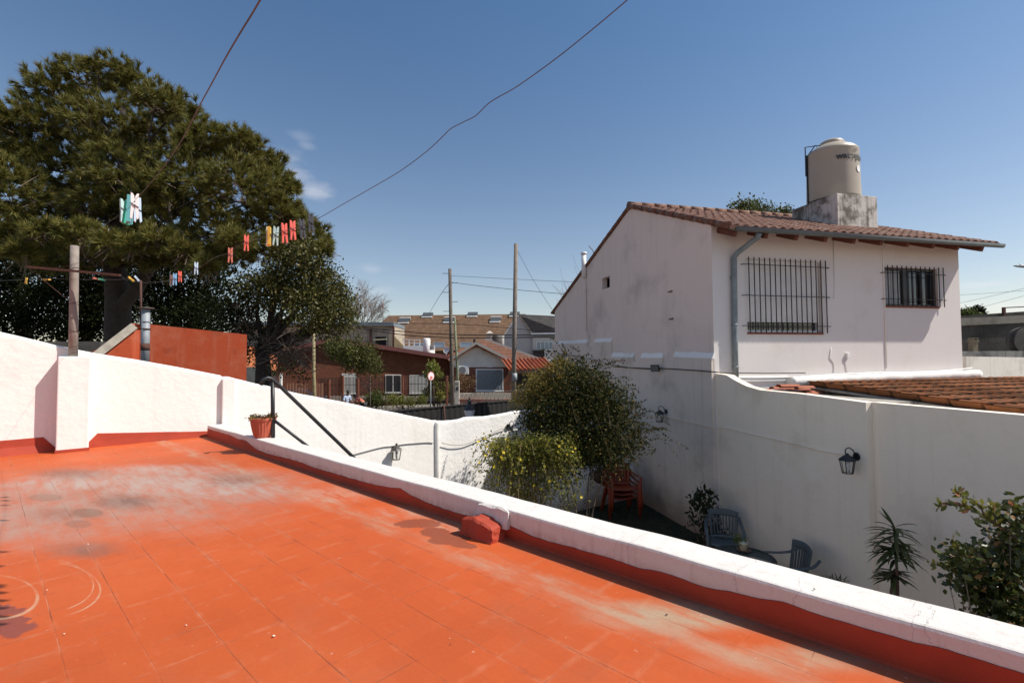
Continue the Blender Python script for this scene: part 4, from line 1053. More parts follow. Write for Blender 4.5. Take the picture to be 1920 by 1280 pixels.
# floodlight on the house side
fl = hit(1240, 690, CC - UV_*.06, UV_)
t = thing('floodlight', 'small square black floodlight clipped under the cable on the house side', 'floodlight', fl)
g = MB(); dn = (Vector((-.75,-.75,-.25))).normalized(); sx = dn.cross(Vector((0,0,1))).normalized(); sy = sx.cross(dn)
fc = fl - UV_*.16
fr = lambda a, b, c: fc + sx*a + sy*b + dn*c
g.box(-.10,.10,-.075,.075,-.03,.02, fr); g.build('housing', black_metal, t, bevel=.008)
g = MB(); g.box(-.085,.085,-.06,.06,.0205,.024, fr); g.build('lens', plain('flood_lens', (.10,.11,.11), .2, .3, 40), t)
g = MB(); g.bar(fl, fc - dn*.02, .03, .02); g.build('bracket', black_metal, t)

# cables ------------------------------------------------------------
black_cable = plain('black_cable', (.02,.02,.02), .6, .2, 20); white_cable = plain('white_cable', (.60,.57,.53), .6, .1, 20)
def cable(pts, r, mat, label): return tag(MB().tube(smooth(pts), r, 6).build('cable', mat), label, 'cable', 'cables along the walls')
def eE(px, py, u=-.075): return hit(px, py, CC + UV_*u, UV_)
cable([eE(*q) for q in ((1060,663),(1100,672),(1150,684),(1190,690),(1230,692))], .009, black_cable, 'black cable drooping along the house side to the left of the floodlight')
cable([eE(*q) for q in ((1150,687),(1200,690),(1250,691),(1300,694),(1338,697))] + [HS(*Hf(*q, v=-.14)[:1], -.14, Hf(*q, v=-.14)[1]) for q in ((1366,699),(1400,699),(1440,699.5),(1510,699))], .011, black_cable, 'black cable running right from the floodlight past the house corner')
cable([eE(*q) for q in ((1196,772),(1240,779),(1300,792),(1340,801))] + [eE(*q, .02) for q in ((1352,800),(1400,811),(1470,827),(1545,845),(1584,852))], .010, shade_wall, 'painted over cable sloping along the shaded wall between the two lanterns')
def w1p(px, py): return hit(px, py, W1 + wface*.015, n1_)
cable([w1p(*q) for q in ((650,855),(680,847),(715,838),(733,836),(760,832),(799,829),(812,830))], .008, plain('grey_cable', (.36,.33,.30), .7), 'grey cable on the stair wall running through the brown lantern')
def w2p(px, py): return hit(px, py, W2 + f4*.045, Vector((-d4.y, d4.x, 0)))
cable([w2p(*q) for q in ((828,830),(838,832),(850,834),(870,833),(890,826),(915,815),(935,806),(948,802))], .008, plain('grey_cable', (.36,.33,.30), .7), 'grey cable hanging along the white back wall to the dark lantern')

# garden furniture --------------------------------------------------
def chair_mesh(parent, mat):
    """moulded plastic armchair facing -Y, standing on z=0"""
    def xz(u): return u
    # seat
    g = MB()
    def seat(i, j):
        x = lerp(-.23,.23,i)*(1-.10*j); y = lerp(-.24,.22,j); z = .43 - .035*j + .02*math.cos((i-.5)*2*math.pi) * -.6 - (.03*(1-j*6)**2 if j < .17 else 0)
        return Vector((x, y, z))
    g.grid(seat, 12, 12, smooth=True); o = g.build('seat', mat, parent, False); o.modifiers.new('thick','SOLIDIFY').thickness = .014
    # back: frame and slats, leaning backwards and curved
    def bp(u, t):   # u -1..1 across, t 0..1 up
        w = lerp(.205,.245,t); x = u*w; y = .20 + .085*t - .05*u*u; z = .40 + .45*t + .03*(1-u*u)*(t**4)
        return Vector((x, y, z))
    g = MB()
    def patch(u0,u1,t0,t1,nu,nt):
        g.grid(lambda i,j: bp(lerp(u0,u1,i), lerp(t0,t1,j)), nu, nt, smooth=True)
    patch(-1,1,.80,1,14,4); patch(-1,1,0,.12,14,2); patch(-1,-.80,.12,.80,2,10); patch(.80,1,.12,.80,2,10)
    for k in range(7):
        c = lerp(-.66,.66,k/6); patch(c-.055,c+.055,.12,.80,1,10)
    o = g.build('backrest', mat, parent, False); o.modifiers.new('thick','SOLIDIFY').thickness = .014
    for s in (-1,1):
        g = MB(); pts = [Vector((s*.245,.33,.74)), Vector((s*.275,.22,.665)), Vector((s*.285,.06,.64)), Vector((s*.285,-.12,.645)), Vector((s*.283,-.22,.64)), Vector((s*.28,-.255,.61))]
        pts = smooth(pts, 4); w = .028
        vs = []
        for p in pts: vs += [p + Vector((-w,0,-.008)), p + Vector((w,0,-.008)), p + Vector((w,0,.008)), p + Vector((-w,0,.008))]
        n = len(pts); g.add(vs, [(i*4+k, i*4+(k+1)%4, (i+1)*4+(k+1)%4, (i+1)*4+k) for i in range(n-1) for k in range(4)] + [(3,2,1,0), tuple((n-1)*4+k for k in range(4))], 0, False)
        g.build('armrest', mat, parent, False, bevel=.004)
        for nm, a, b, c in (('leg', (s*.28,-.25,.635), (s*.262,-.255,.42), (s*.285,-.285,0)), ('leg', (s*.225,.20,.42), (s*.235,.235,.30), (s*.27,.32,0))):
            g = MB(); a, b, c = Vector(a), Vector(b), Vector(c)
            g.tube([a, b, lerp(b,c,.5), c], [.024,.032,.028,.022], 6); g.build(nm, mat, parent, False)
blue_pl = plain('blue_grey_plastic', (.085,.105,.115), .5, .12, 8)
orange_pl = plain('orange_plastic', (.24,.033,.008), .45, .15, 8)
p1 = on_z(1362, 1072, .0); p1 = CAMP + (at(1358, 1000, 8.25)-CAMP); p1.z = .004
ch = thing('garden_chair', 'blue grey plastic garden chair facing the table, in front of the leafy shrub', 'garden chair', (p1.x, p1.y, .004), 'blue plastic garden chairs'); chair_mesh(ch, blue_pl)
ch.rotation_euler = (0,0,R(-20))
c2 = copy_tree(ch); q = at(1474, 1060, 6.92); c2.location = (q.x, q.y, .004); c2.rotation_euler = (0,0,R(-92))
tag(c2, 'blue grey plastic garden chair seen from the side, right of the glass table', 'garden chair', 'blue plastic garden chairs')
# stack of orange chairs
sb = at(1163, 955, 11.0)
o0 = thing('stacking_chair', 'orange plastic chair, lowest of the stack in the shaded garden corner', 'stacking chair', (sb.x, sb.y, .004), 'stacked orange chairs'); chair_mesh(o0, orange_pl)
o0.rotation_euler = (0,0,R(8)); o0.scale = (1.22,1.05,1.03)
me = text_mesh('Quilmes', .085, .002, 'CENTER')
bm = bmesh.new(); bm.from_mesh(me)
for v in bm.verts: v.co = Vector((v.co.x, .20+.085*.86-.012 + v.co.y*.19 - .05*(v.co.x/.24)**2 - .012, .40+.45*.86 + v.co.y))
bm.to_mesh(me); bm.free(); link('lettering', me, plain('cream_lettering', (.75,.55,.30), .6), o0, False)
words = ['middle one', 'topmost']
for i in range(2):
    c = copy_tree(o0); c.location = (sb.x + .012*(i+1), sb.y - .035*(i+1), .004 + .105*(i+1)); c.rotation_euler = (0,0,R(8 + (-3,2,-2)[i]))
    tag(c, 'orange plastic chair, %s in the stack in the shaded garden corner' % words[i])
bag = at(1124, 893, 11.25)
t = MB(); t.ball((bag.x, bag.y, bag.z), (.17,.12,.15), 14); o = t.build('folded_cover', plain('brown_canvas', (.075,.04,.025), .9, .3, 9, .6, 18))
for v in o.data.vertices:
    v.co += Vector((mnoise.noise(v.co*5)*.05, mnoise.noise(v.co*4 + Vector((3,0,0)))*.03, mnoise.noise(v.co*5 + Vector((9,0,0)))*.05))
tag(o, 'dark brown folded cover hanging beside the stacked orange chairs', 'cover')
g = MB(); g.tube([at(1124,893,11.25), at(1124,872,11.6), at(1140,862,11.7)], .008, 5); g.build('strap', twig_m, o)
# round glass table and the plant on it
tc = at(1393, 1043, 6.85); tz = .72
tab = thing('garden_table', 'round glass topped garden table between the two blue chairs', 'garden table', (tc.x, tc.y, 0.004))
table_glass = MT('table_glass'); table_glass.color((.16,.20,.18)).rough(.08).set(Transmission_Weight=.4, Alpha=.8); table_glass = table_glass.m
tr = .41
g = MB(); g.lathe([(0,tz-.004),(tr-.012,tz-.004),(tr-.012,tz+.004),(0,tz+.004)], (tc.x,tc.y,0), 40); g.build('tabletop', table_glass, tab)
g = MB(); n = 48; g.tube([Vector((tc.x+tr*math.cos(2*math.pi*i/n), tc.y+tr*math.sin(2*math.pi*i/n), tz)) for i in range(n+1)], .013, 8); g.build('rim', black_metal, tab)
for k in range(4):
    t_ = R(45+90*k); e = Vector((math.cos(t_), math.sin(t_), 0)); b = Vector((tc.x, tc.y, 0)); g = MB(); g.tube([b + e*tr*.96 + Vector((0,0,tz-.01)), b + e*tr*.7 + Vector((0,0,.4)), b + e*tr*.95 + Vector((0,0,.006))], .011, 8); g.build('leg', black_metal, tab)
pp_ = on_z(1394, 1031, tz+.012)
sau = MB(); sau.lathe([(0,0),(.075,0),(.105,.018),(.10,.02),(.073,.006),(0,.006)], (pp_.x,pp_.y,tz+.005), 24); tag(sau.build('saucer', plain('brown_saucer', (.10,.05,.03), .5)), 'brown saucer under the small white pot on the glass table', 'saucer')
tp_ = thing('table_plant', 'small plant in a white pot on the glass garden table', 'potted plant', (pp_.x, pp_.y, tz+.011))
g = MB(); g.lathe([(0,0),(.044,0),(.058,.10),(.062,.102),(.062,.115),(.054,.115),(.052,.09),(0,.09)], (pp_.x,pp_.y,tz+.012), 20); g.build('pot', plain('cream_pot', (.72,.66,.50), .5), tp_)
rng = np.random.default_rng(9)
P = np.array([pp_.x-.06, pp_.y, tz+.15]) + rng.normal(size=(70,3))*[.05,.03,.04]; leaf_mesh('foliage', P, dirs(70,rng)+[-.3,0,.3], .05, leafmat('plant_leaf', (.10,.14,.03), (.15,.17,.05)), tp_, .6, rng)
# specks and leaves on the terrace
chip_m = plain('paint_chip', (.72,.62,.50), .8, .2, 20); leaf_dry = plain('dry_leaf', (.10,.06,.035), .9, .3, 40)
CH = [(349,1172,'pale chip of plaster lying on the tiles in the middle foreground',chip_m,.011),(120,1188,'pale flake lying near the scratched arcs',chip_m,.010),(513,1192,'thin straw coloured splinter on the tiles',chip_m,.014),(845,1207,'dark crumpled leaf bit on the orange tiles',leaf_dry,.008),(165,1020,'pale flake on the grey worn patch',chip_m,.012),(88,1106,'pale pebble by the tile joint left of the arcs',chip_m,.009),(409,1050,'tiny pale crumb by a wide tile joint',chip_m,.006),(1527,1104,'small dark pebble on top of the white parapet',leaf_dry,.010),(1250,1152,'dark twig bits in the grey gutter streak',leaf_dry,.012),(843,1196,'tiny white crumb beside the dark leaf bit',chip_m,.005)]
for px, py, l, m, s in CH:
    p = on_z(px, py, PTOP+.003 if py == 1104 else TZ+.003); g = MB(); s *= .45; g.ball(p + Vector((0,0,s*.3)), (s, s*.6, s*.4), 7)
    o = g.build('debris', m)
    for v in o.data.vertices: v.co += Vector((mnoise.noise(v.co*180), mnoise.noise(v.co*170+Vector((5,0,0))), 0))*s*.35
    o.data.update(); tag(o, l, 'debris', 'bits lying on the terrace')

# red rooftop shed behind the wall with its flue -------------------
shed = thing('red_shed', 'red painted masonry shed behind the white wall', 'shed', at(320, 700, 11.0))
fd = 10.6
fA, fB = at(263, 606, fd), at(463, 627, fd+.9)
g = MB()
back = Vector((-1.35, 2.2, 0))
q = [Vector((fA.x,fA.y,0)), Vector((fB.x,fB.y,0)), fB, fA]
g.add(q + [p + back for p in q], [(0,1,2,3),(7,6,5,4),(0,4,5,1),(1,5,6,2),(2,6,7,3),(3,7,4,0)]); g.build('wall', red_wall, shed)
l0, l1 = at(186, 652, fd-.5), at(246, 606, fd-.15)
g = MB(); th = Vector((-.05,.22,0)); q = [Vector((l0.x-1.2,l0.y,0)), Vector((fA.x-.005,fA.y,0)), Vector((fA.x-.005,fA.y,fA.z-.02)), l1, l0, Vector((l0.x-1.2,l0.y-.4,l0.z-.9))]
g.add(q + [p + th for p in q], [tuple(range(6)), tuple(range(11,5,-1))] + [(i,6+i,6+(i+1)%6,(i+1)%6) for i in range(6)]); g.build('wing_wall', red_wall, shed)
g = MB(); dd = (l1-l0); g.bar(l0 - dd*.5 + Vector((-.02,.10,-.05)), l1 + Vector((-.02,.10,-.05)), .30, .15); g.bar(l1 + Vector((0,.10,.0)), fA + Vector((.02,.12,-.005)), .28, .03); g.build('coping', plain('tan_concrete', (.42,.37,.30), .95, .35, 5, .5, 25), shed)
ft = at(271, 672, 8.6)
flue = thing('flue_pipe', 'grey galvanised flue pipe with flat cap and rusty band before the red shed', 'flue pipe', (ft.x, ft.y, 2.5))
f0, f1 = at(271.5, 690, 8.6), at(273.5, 580, 8.6); fr_ = 7.0/FPX*8.6
g = MB(); g.tube([f0, f1], fr_, 14); g.tube([lerp(f0,f1,.78), lerp(f0,f1,.80)], fr_*1.12, 14); g.build('pipe', galv, flue)
g = MB(); g.tube([lerp(f0,f1,.30), lerp(f0,f1,.42)], fr_*1.03, 14); g.tube([lerp(f0,f1,.66), lerp(f0,f1,.675)], fr_*1.25, 14); g.build('rust_band', rust, flue)
g = MB(); g.lathe([(0,0),(fr_*1.9,-.0),(fr_*1.9,.012),(0,.03)], f1 + Vector((0,0,.015)), 18); g.build('cap', plain('flue_cap', (.12,.10,.09), .7), flue)
g = MB(); g.tube([at(264.5,610,8.8), at(264,526,8.8)], .018, 8); tag(g.build('iron_stake', rust), 'thin rusty iron stake rising beside the flue pipe', 'stake')
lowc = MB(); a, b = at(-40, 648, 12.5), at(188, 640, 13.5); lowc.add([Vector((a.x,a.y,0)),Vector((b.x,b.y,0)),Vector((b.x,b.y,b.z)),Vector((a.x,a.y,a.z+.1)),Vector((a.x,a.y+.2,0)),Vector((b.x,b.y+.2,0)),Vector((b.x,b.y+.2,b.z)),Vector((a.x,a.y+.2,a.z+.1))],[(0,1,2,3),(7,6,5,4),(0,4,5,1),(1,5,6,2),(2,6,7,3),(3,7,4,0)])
tag(lowc.build('low_wall', dark_concrete), 'low dark concrete wall in shade under the dark trees', 'wall')
# ================================================================== the street beyond the garden
def facade(Y0, deg):
    d = Vector((math.cos(R(deg)), math.sin(R(deg)), 0)); n = Vector((-d.y, d.x, 0)); o = Vector((0, Y0, 0))
    def F(px, py, off=0.0): return hit(px, py, o - n*off, n)
    F.n = n; F.d = d; return F
def slab(mb, pix, F, depth, off=0.0, drop=None):
    """flat outline on a facade plane, thickened backwards; drop = bottom height overrides y of the flagged points"""
    q = [F(*p, off) for p in pix]
    if drop is not None: q = [Vector((v.x, v.y, drop)) if pix[i][1] >= 900 else v for i, v in enumerate(q)]
    n = len(q); b = [v + F.n*depth for v in q]
    mb.add(q+b, [tuple(range(n)), tuple(range(2*n-1,n-1,-1))] + [(i, n+i, n+(i+1)%n, (i+1)%n) for i in range(n)]); return mb
def rect(mb, x0, y0, x1, y1, F, depth=.05, off=.0): return slab(mb, [(x0,y1),(x1,y1),(x1,y0),(x0,y0)], F, depth, off)
def roofquad(mb, pts, thick=.12):
    n = (pts[1]-pts[0]).cross(pts[3]-pts[0]).normalized()
    if n.z < 0: n = -n
    b = [p - n*thick for p in pts]; mb.add(list(pts)+b, [(0,1,2,3),(7,6,5,4),(0,4,5,1),(1,5,6,2),(2,6,7,3),(3,7,4,0)])
def tilemat(name, c1, c2, dark, axis, row=.30, col=.22, depth=.35):
    t = MT(name); z = t.dot((0,0,1))/row; u = t.dot(axis)/col
    c = t.mix(c1, c2, t.noise(.9, detail=6)); c = t.mix(c, dark, t.noise(4, detail=5).step(.55,.75)*.5)
    c = t.gain(c, t.white(t.vec(z.floor(), u.floor()))*.3 + .85)
    ln = ((z.fract()).step(.28, .0)*.5).max(((u.fract()-.5).abs()).step(.40,.5)*.35); c = t.gain(c, ln*-1.0 + 1.0)
    t.color(c).rough(.85).set(Specular_IOR_Level=.2); return t.m
wf_m = plain('pale_window_frame', (.55,.54,.52), .6, .1, 4); shut_m = plain('grey_shutter', (.40,.39,.37), .7, .12, 3)
blue_glass = plain('sky_glass', (.16,.20,.24), .12, .2, 2, spec=.8)
def window_px(house, F, x0, y0, x1, y1, pane, frame=wf_m, off=.03, b=1.6, sill=True, mull=0):
    g = MB()
    for a in ((x0,y0,x1,y0+b),(x0,y1-b,x1,y1),(x0,y0+b,x0+b,y1-b),(x1-b,y0+b,x1,y1-b)): rect(g, *a, F, .06, off+.02)
    for k in range(mull): xm = lerp(x0,x1,(k+1)/(mull+1)); rect(g, xm-.5, y0+b, xm+.5, y1-b, F, .05, off+.012)
    w = g.build('window', frame, house)
    g = MB(); rect(g, x0+b*.6, y0+b*.6, x1-b*.6, y1-b*.6, F, .02, off); g.build('pane', pane, w)
    if sill: g = MB(); rect(g, x0-1, y1, x1+1, y1+1.6, F, .12, off+.09); g.build('sill', frame, w)
    return w

# brick house with the long dark gable
F1 = facade(41.0, 20)
bh = thing('brick_house', 'long red brick house with a maroon sloping roof edge behind the street fence', 'house', F1(700,760))
brick_m = brick('red_brick', (.12,.034,.018), (.165,.05,.025), (.085,.058,.044), F1.d)
g = MB(); slab(g, [(520,999),(848,999),(848,672),(620,638),(520,664)], F1, 9.0, 0, 0.0); g.build('wall', brick_m, bh)
maroon = plain('maroon_roof', (.115,.032,.03), .75, .25, 2)
OVR = .60
for a, b, c, d in (((620,632),(853,668),.0,.0),((514,660),(620,632),0,0)):
    g = MB(); p0, p1 = F1(*a, OVR), F1(*b, OVR); dn = Vector((0,0,-.30))
    q = [p0, p1, p1+F1.n*(9+OVR), p0+F1.n*(9+OVR)]
    g.add([v for v in q]+[v+dn for v in q], [(3,2,1,0),(4,5,6,7),(0,1,5,4),(1,2,6,5),(2,3,7,6),(3,0,4,7)]); g.build('roof', maroon, bh)
for x0,y0,x1,y1 in ((641,700,669,738),(722,702,752,736),(768,703,802,737)): window_px(bh, F1, x0,y0,x1,y1, shut_m if x0 != 722 else glass_dark, mull=1)
g = MB(); rect(g, 560, 742, 846, 752, F1, .1, .5); g.build('plinth', plain('pale_plinth', (.33,.27,.22), .9), bh)
g = MB(); p = F1(762,660,.05); g.ball(p, .11, 8); g.build('wall_lamp', black_metal, bh)
# white gabled house
F2 = facade(38.0, 3); F2b = facade(42.0, 3)
gh = thing('gabled_house', 'white gabled bungalow with orange tiled roof and lattice window across the street', 'house', F2(900,760))
orange_tile = tilemat('orange_roof_tile', (.40,.115,.045), (.52,.19,.08), (.16,.07,.04), F2.d)
brick2 = brick('brown_brick', (.20,.065,.04), (.27,.09,.05), (.16,.12,.10), F2.d)
g = MB(); slab(g, [(846,999),(965,999),(965,688),(846,688)], F2, 3.9, 0, 0.0); slab(g, [(852,999),(1000,999),(1000,690),(852,690)], F2b, 7.9, 0, 0.0); g.build('wall', brick2, gh)
g = MB(); slab(g, [(846,688),(965,688),(965,683),(893,650),(846,674)], F2, 3.9, .03); g.build('gable_boarding', plain('white_boarding', (.74,.68,.60), .7, .12, 2), gh)
def gable_roof(F, apex, left, right_, depth, parent, mat, ov=.5, thick=.14, name='roof'):
    a, l, r_ = F(*apex, ov), F(*left, ov), F(*right_, ov); bk = F.n*(depth+ov)
    for e in (l, r_):
        g = MB(); roofquad(g, [e, a, a+bk, e+bk], thick); o = g.build(name, mat, parent)
        g = MB(); up_ = Vector((0,0,.05)); g.bar(e+up_-F.n*.03, a+up_-F.n*.03, .09, .20); g.build('barge_board', plain('pale_timber', (.45,.40,.36), .8), o)
gable_roof(F2, (893,644), (842,676), (968,682), 3.9, gh, orange_tile)
fa2, fl2, fr2 = F2(893,644,.0), F2(842,676,.0), F2(964,683,.0); ra2, rl2, rr2 = F2b(909,637), F2b(834,668), F2b(1019,677)
shade_tile = tilemat('shade_toned_roof_tile', (.11,.05,.03), (.15,.065,.04), (.07,.04,.03), F2.d)  # right slope: its shade is put into a darker tile colour
g = MB(); roofquad(g, [fr2, fa2, ra2, rr2], .1); g.build('roof', shade_tile, gh)
g = MB(); roofquad(g, [fa2, fl2, rl2, ra2], .1); g.build('roof', orange_tile, gh)
g = MB(); g.bar(ra2 + Vector((0,0,.06)), rr2 + Vector((0,0,.06)), .12, .22); g.build('barge_board', plain('pale_timber', (.45,.40,.36), .8), gh)
window_px(gh, F2, 892,691,944,733, plain('lattice_shutter', (.22,.25,.27), .6, .3, 8), white_paint, off=.02, b=2.4)
g = MB()
for i in range(9):
    x = lerp(895,941,i/8)
    g.tube([F2(x+3,698,.06), F2(x-3,706,.06), F2(x+3,714,.06), F2(x-3,722,.06), F2(x+3,730,.06)], .018, 4)
g.build('window_lattice', plain('lattice_grey', (.40,.42,.43), .6), gh)
g = MB(); slab(g, [(912,688.5),(925,688.5),(922,686),(919,685),(915,686)], F2, .1, .1); g.build('name_plaque', white_paint, gh)
ac = thing('air_conditioner', 'white outdoor air conditioner unit on the brick of the gabled house', 'air conditioner', F2(869,700))
g = MB(); rect(g, 859.5,685.5,879,701.5, F2, .32, .36); g.build('casing', white_paint, ac, bevel=.02)
g = MB(); c = F2(867,693.5,.37); n = 20; g.tube([c, c - F2.n*.015], .27, 20); g.build('fan_grille', plain('fan_grey', (.20,.20,.20), .7), ac)
# tiled porch on its right
pr_ = MB(); e0_, e1_ = at(953,693,34.5), at(1042,690,34.5); t0_, t1_ = at(939,673,37.4), at(1010,673,37.4)
du = (e1_-e0_); lu = du.length; du.normalize(); ds2 = (t0_-e0_); ds2 = ds2 - du*ds2.dot(du)*.0; l2 = ds2.length; ds2.normalize(); nn = du.cross(ds2)
if nn.z < 0: nn = -nn
tile_sheet(pr_, e0_, du, lu, ds2, l2, nn, tw=.30, row=1.6, amp=.075, lift=.02, k=6)
porch = thing('porch', 'porch with a bright orange corrugated tile roof beside the gabled house', 'porch', at(990,750,35))
pr_.build('roof', plain('bright_clay', (.33,.085,.03), .8, .3, 2), porch)
g = MB(); g.bar(e0_ + Vector((0,.1,-.16)), e1_ + Vector((0,.1,-.16)), .12, .28); g.build('fascia', plain('brown_fascia', (.20,.10,.06), .8), porch)
for x in (958, 1035):
    g = MB(); p = at(x, 700, 34.7); g.bar(Vector((p.x,p.y,0)), Vector((p.x,p.y,e0_.z-.2)), .22, .22, Vector((0,1,0))); g.build('post', brick2, porch)
g = MB(); a, b = at(955,720,37.2), at(1060,720,37.2); g.add([Vector((a.x,a.y,0)),Vector((b.x,b.y,0)),Vector((b.x,b.y,2.7)),Vector((a.x,a.y,2.7)),Vector((a.x,a.y+.2,0)),Vector((b.x,b.y+.2,0)),Vector((b.x,b.y+.2,2.7)),Vector((a.x,a.y+.2,2.7))],[(0,1,2,3),(7,6,5,4),(0,4,5,1),(1,5,6,2),(2,6,7,3),(3,7,4,0)]); g.build('back_wall', dark_concrete, porch)
Fl = facade(33.5, 3); lw = MB(); rect(lw, 848,737,965,748, Fl, .2, 0); o = tag(lw.build('front_wall', plain('cream_wall', (.50,.43,.34), .9, .2, 2)), 'low cream front wall before the gabled bungalow', 'wall')
g = MB(); slab(g, [(846,999),(968,999),(968,748.5),(846,748.5)], facade(33.3,3), .3, 0, 0.0); g.build('brick_base', brick2, o)
# long brown roof
F3 = facade(66.0, 1); F3r = facade(72.0, 1)
lb = thing('terrace_block', 'long two storey block with a wide brown tiled roof and skylights', 'building', F3(840,700))
brown_tile = tilemat('brown_roof_tile', (.13,.075,.045), (.17,.10,.06), (.09,.055,.04), F3.d, .42, .35)
brick3 = brick('dark_brick', (.15,.065,.045), (.19,.08,.055), (.15,.11,.09), F3.d)
g = MB(); slab(g, [(640,999),(1000,999),(1000,653),(640,657)], F3, 10, 0, 0.0); g.build('wall', brick3, lb)
ridge0, ridge1 = F3r(729,591.5), F3r(985,588.5); ea0, ea1 = F3(650,660,.5), F3(1010,654,.5)
g = MB(); roofquad(g, [ea0, ea1, ridge1, ridge0], .2); bk0, bk1 = ridge0+Vector((-3,7,-3.5)), ridge1+Vector((3,7,-3.5)); roofquad(g, [ridge0, ridge1, bk1, bk0], .2)
g.add([ea0, ridge0, bk0], [(0,1,2)]); rf3 = g.build('roof', brown_tile, lb)
rn = (ea1-ea0).cross(ridge0-ea0).normalized(); rn = rn if rn.z > 0 else -rn; rs = (ridge0+ridge1-ea0-ea1).normalized()
for px, py in ((758,602.5),(802,591.5),(842,601.5),(886,590.5),(929,600.5),(965,590)):
    c = hit(px, py, ea0, rn); u = (ridge1-ridge0).normalized()
    fr = lambda a, b, cc: c + u*a + rs*b + rn*cc
    g = MB(); g.box(-.72,.72,-.40,.40,-.1,.28, fr); sk = g.build('skylight', plain('skylight_frame', (.06,.065,.07), .5), rf3)
    g = MB(); g.box(-.78,.78,-.58,-.41,-.05,.16, fr); g.build('flashing', white_paint, sk)
    if py > 595: g = MB(); g.box(-.80,.80,.41,.56,-.05,.36, fr); g.build('flashing', plain('pale_flashing', (.55,.53,.5), .6), sk)
for x0,x1,y0,y1 in ((812,834,638,655),(862,886,638,655),(775,795,640,655),(905,920,640,655)): window_px(lb, F3, x0,y0+3,x1,y1+3, plain('blue_blind', (.42,.50,.58), .5), sill=False)
# things on the flat roofs in front of it
def chim(px, ytop, ybot, w, D, label, mat, name='chimney', capm=None):
    t = thing(name, label, name.replace('_',' '), at(px, ybot, D)); r = w/2/FPX*D; p0, p1 = at(px, ybot, D), at(px, ytop, D)
    g = MB(); c = Vector((p0.x, p0.y, 0)); g.add([c+Vector((sx*r, sy*r, z)) for z in (p0.z-2.5, p1.z) for sx, sy in ((-1,-1),(1,-1),(1,1),(-1,1))], [(0,3,2,1),(4,5,6,7),(0,1,5,4),(1,2,6,5),(2,3,7,6),(3,0,4,7)]); g.build('shaft', mat, t)
    g = MB(); g.add([c+Vector((sx*r*1.5, sy*r*1.5, p1.z)) for sx, sy in ((-1,-1),(1,-1),(1,1),(-1,1))]+[c+Vector((0,0,p1.z+r*1.2))], [(3,2,1,0),(0,1,4),(1,2,4),(2,3,4),(3,0,4)]); g.build('cap', capm or mat, t)
chim(918.5, 625, 660, 9, 50, 'pale chimney with a pyramid cap before the brown tiled roof', plain('cream_render', (.50,.45,.38), .9, .2, 3))
chim(889.5, 636, 646, 4, 41.5, 'small dark chimney cowl on the orange ridge', plain('dark_cowl', (.06,.055,.05), .7))
c = at(931, 640, 50.5); t = thing('roof_tank', 'dark round water tank beside the pale chimney', 'water tank', (c.x,c.y,c.z-1))
g = MB(); g.lathe([(0,-1.4),(.62,-1.4),(.64,.55),(.5,.72),(0,.78)], c, 24); g.build('body', plain('dark_tank', (.075,.06,.05), .5), t)
g = MB(); p = at(941.5,640,50.3); g.tube([p-Vector((0,0,1.5)), p+Vector((0,0,.65))], .22, 12); g.build('vent_pipe', plain('grey_pipe', (.30,.28,.26), .8), t)
# dark roofed house with the balcony
F4 = facade(54.0, -6); F4b = facade(49.0, -6)
dh = thing('balcony_house', 'pale house with a dark tiled roof and a small white balcony', 'house', F4(1000,680))
dark_tile = tilemat('charcoal_roof_tile', (.040,.036,.036), (.055,.048,.046), (.03,.028,.028), F4.d, .36, .30)
pale_r = stucco('grey_render', (.47,.43,.41), dirt=(.25,.22,.21), dirt_amt=.4, streak=.3)
g = MB(); slab(g, [(944,999),(996,999),(996,624),(969,590),(944,630)], F4, .3, 0, 0.0); slab(g, [(996,999),(1060,999),(1060,624),(996,624)], F4, 6, -.02, 0.0); g.build('wall', pale_r, dh)
a, b, c, d = F4(996,625,.4), F4(1062,623,.4), F4(1050,588)+F4.n*4, F4(970,589)+F4.n*.0
g = MB(); roofquad(g, [a, b, c + F4.d*1.2, d + Vector((0,.0,0))], .15); g.build('roof', dark_tile, dh)
g = MB(); g.bar(F4(996,626,.42), F4(1062,624.5,.42), .12, .16); g.bar(F4(944,631,.05), F4(969,591,.05), .2, .10); g.build('eaves_board', white_paint, dh)
g = MB(); rect(g, 999,632,1041,656, F4, .3, .25); g.build('bay', plain('cream_panel', (.58,.54,.47), .8), dh)
window_px(dh, F4, 1006,640,1037,655, plain('pale_glass', (.33,.37,.36), .3, .3, 3), white_paint, off=.28, b=1.0, mull=3, sill=False)
g = MB(); rect(g, 998,656,1052,658.5, F4, 1.1, 1.2); rect(g, 999,658.5,1022,672, F4, .9, .9); bal = g.build('balcony', plain('dark_soffit', (.05,.045,.045), .8), dh)
g = MB(); q = lambda x, y: F4(x, y, 1.2); th = .09
for A, B in (((1022,656),(1036,656)),((1022,674),(1036,674)),((1022,656),(1022,674)),((1036,656),(1036,674)),((1022,656),(1036,674)),((1036,656),(1022,674))): g.bar(q(*A), q(*B), th, th)
g.bar(q(1019,675), q(1038,676), .25, .12); g.build('railing', white_paint, bal)
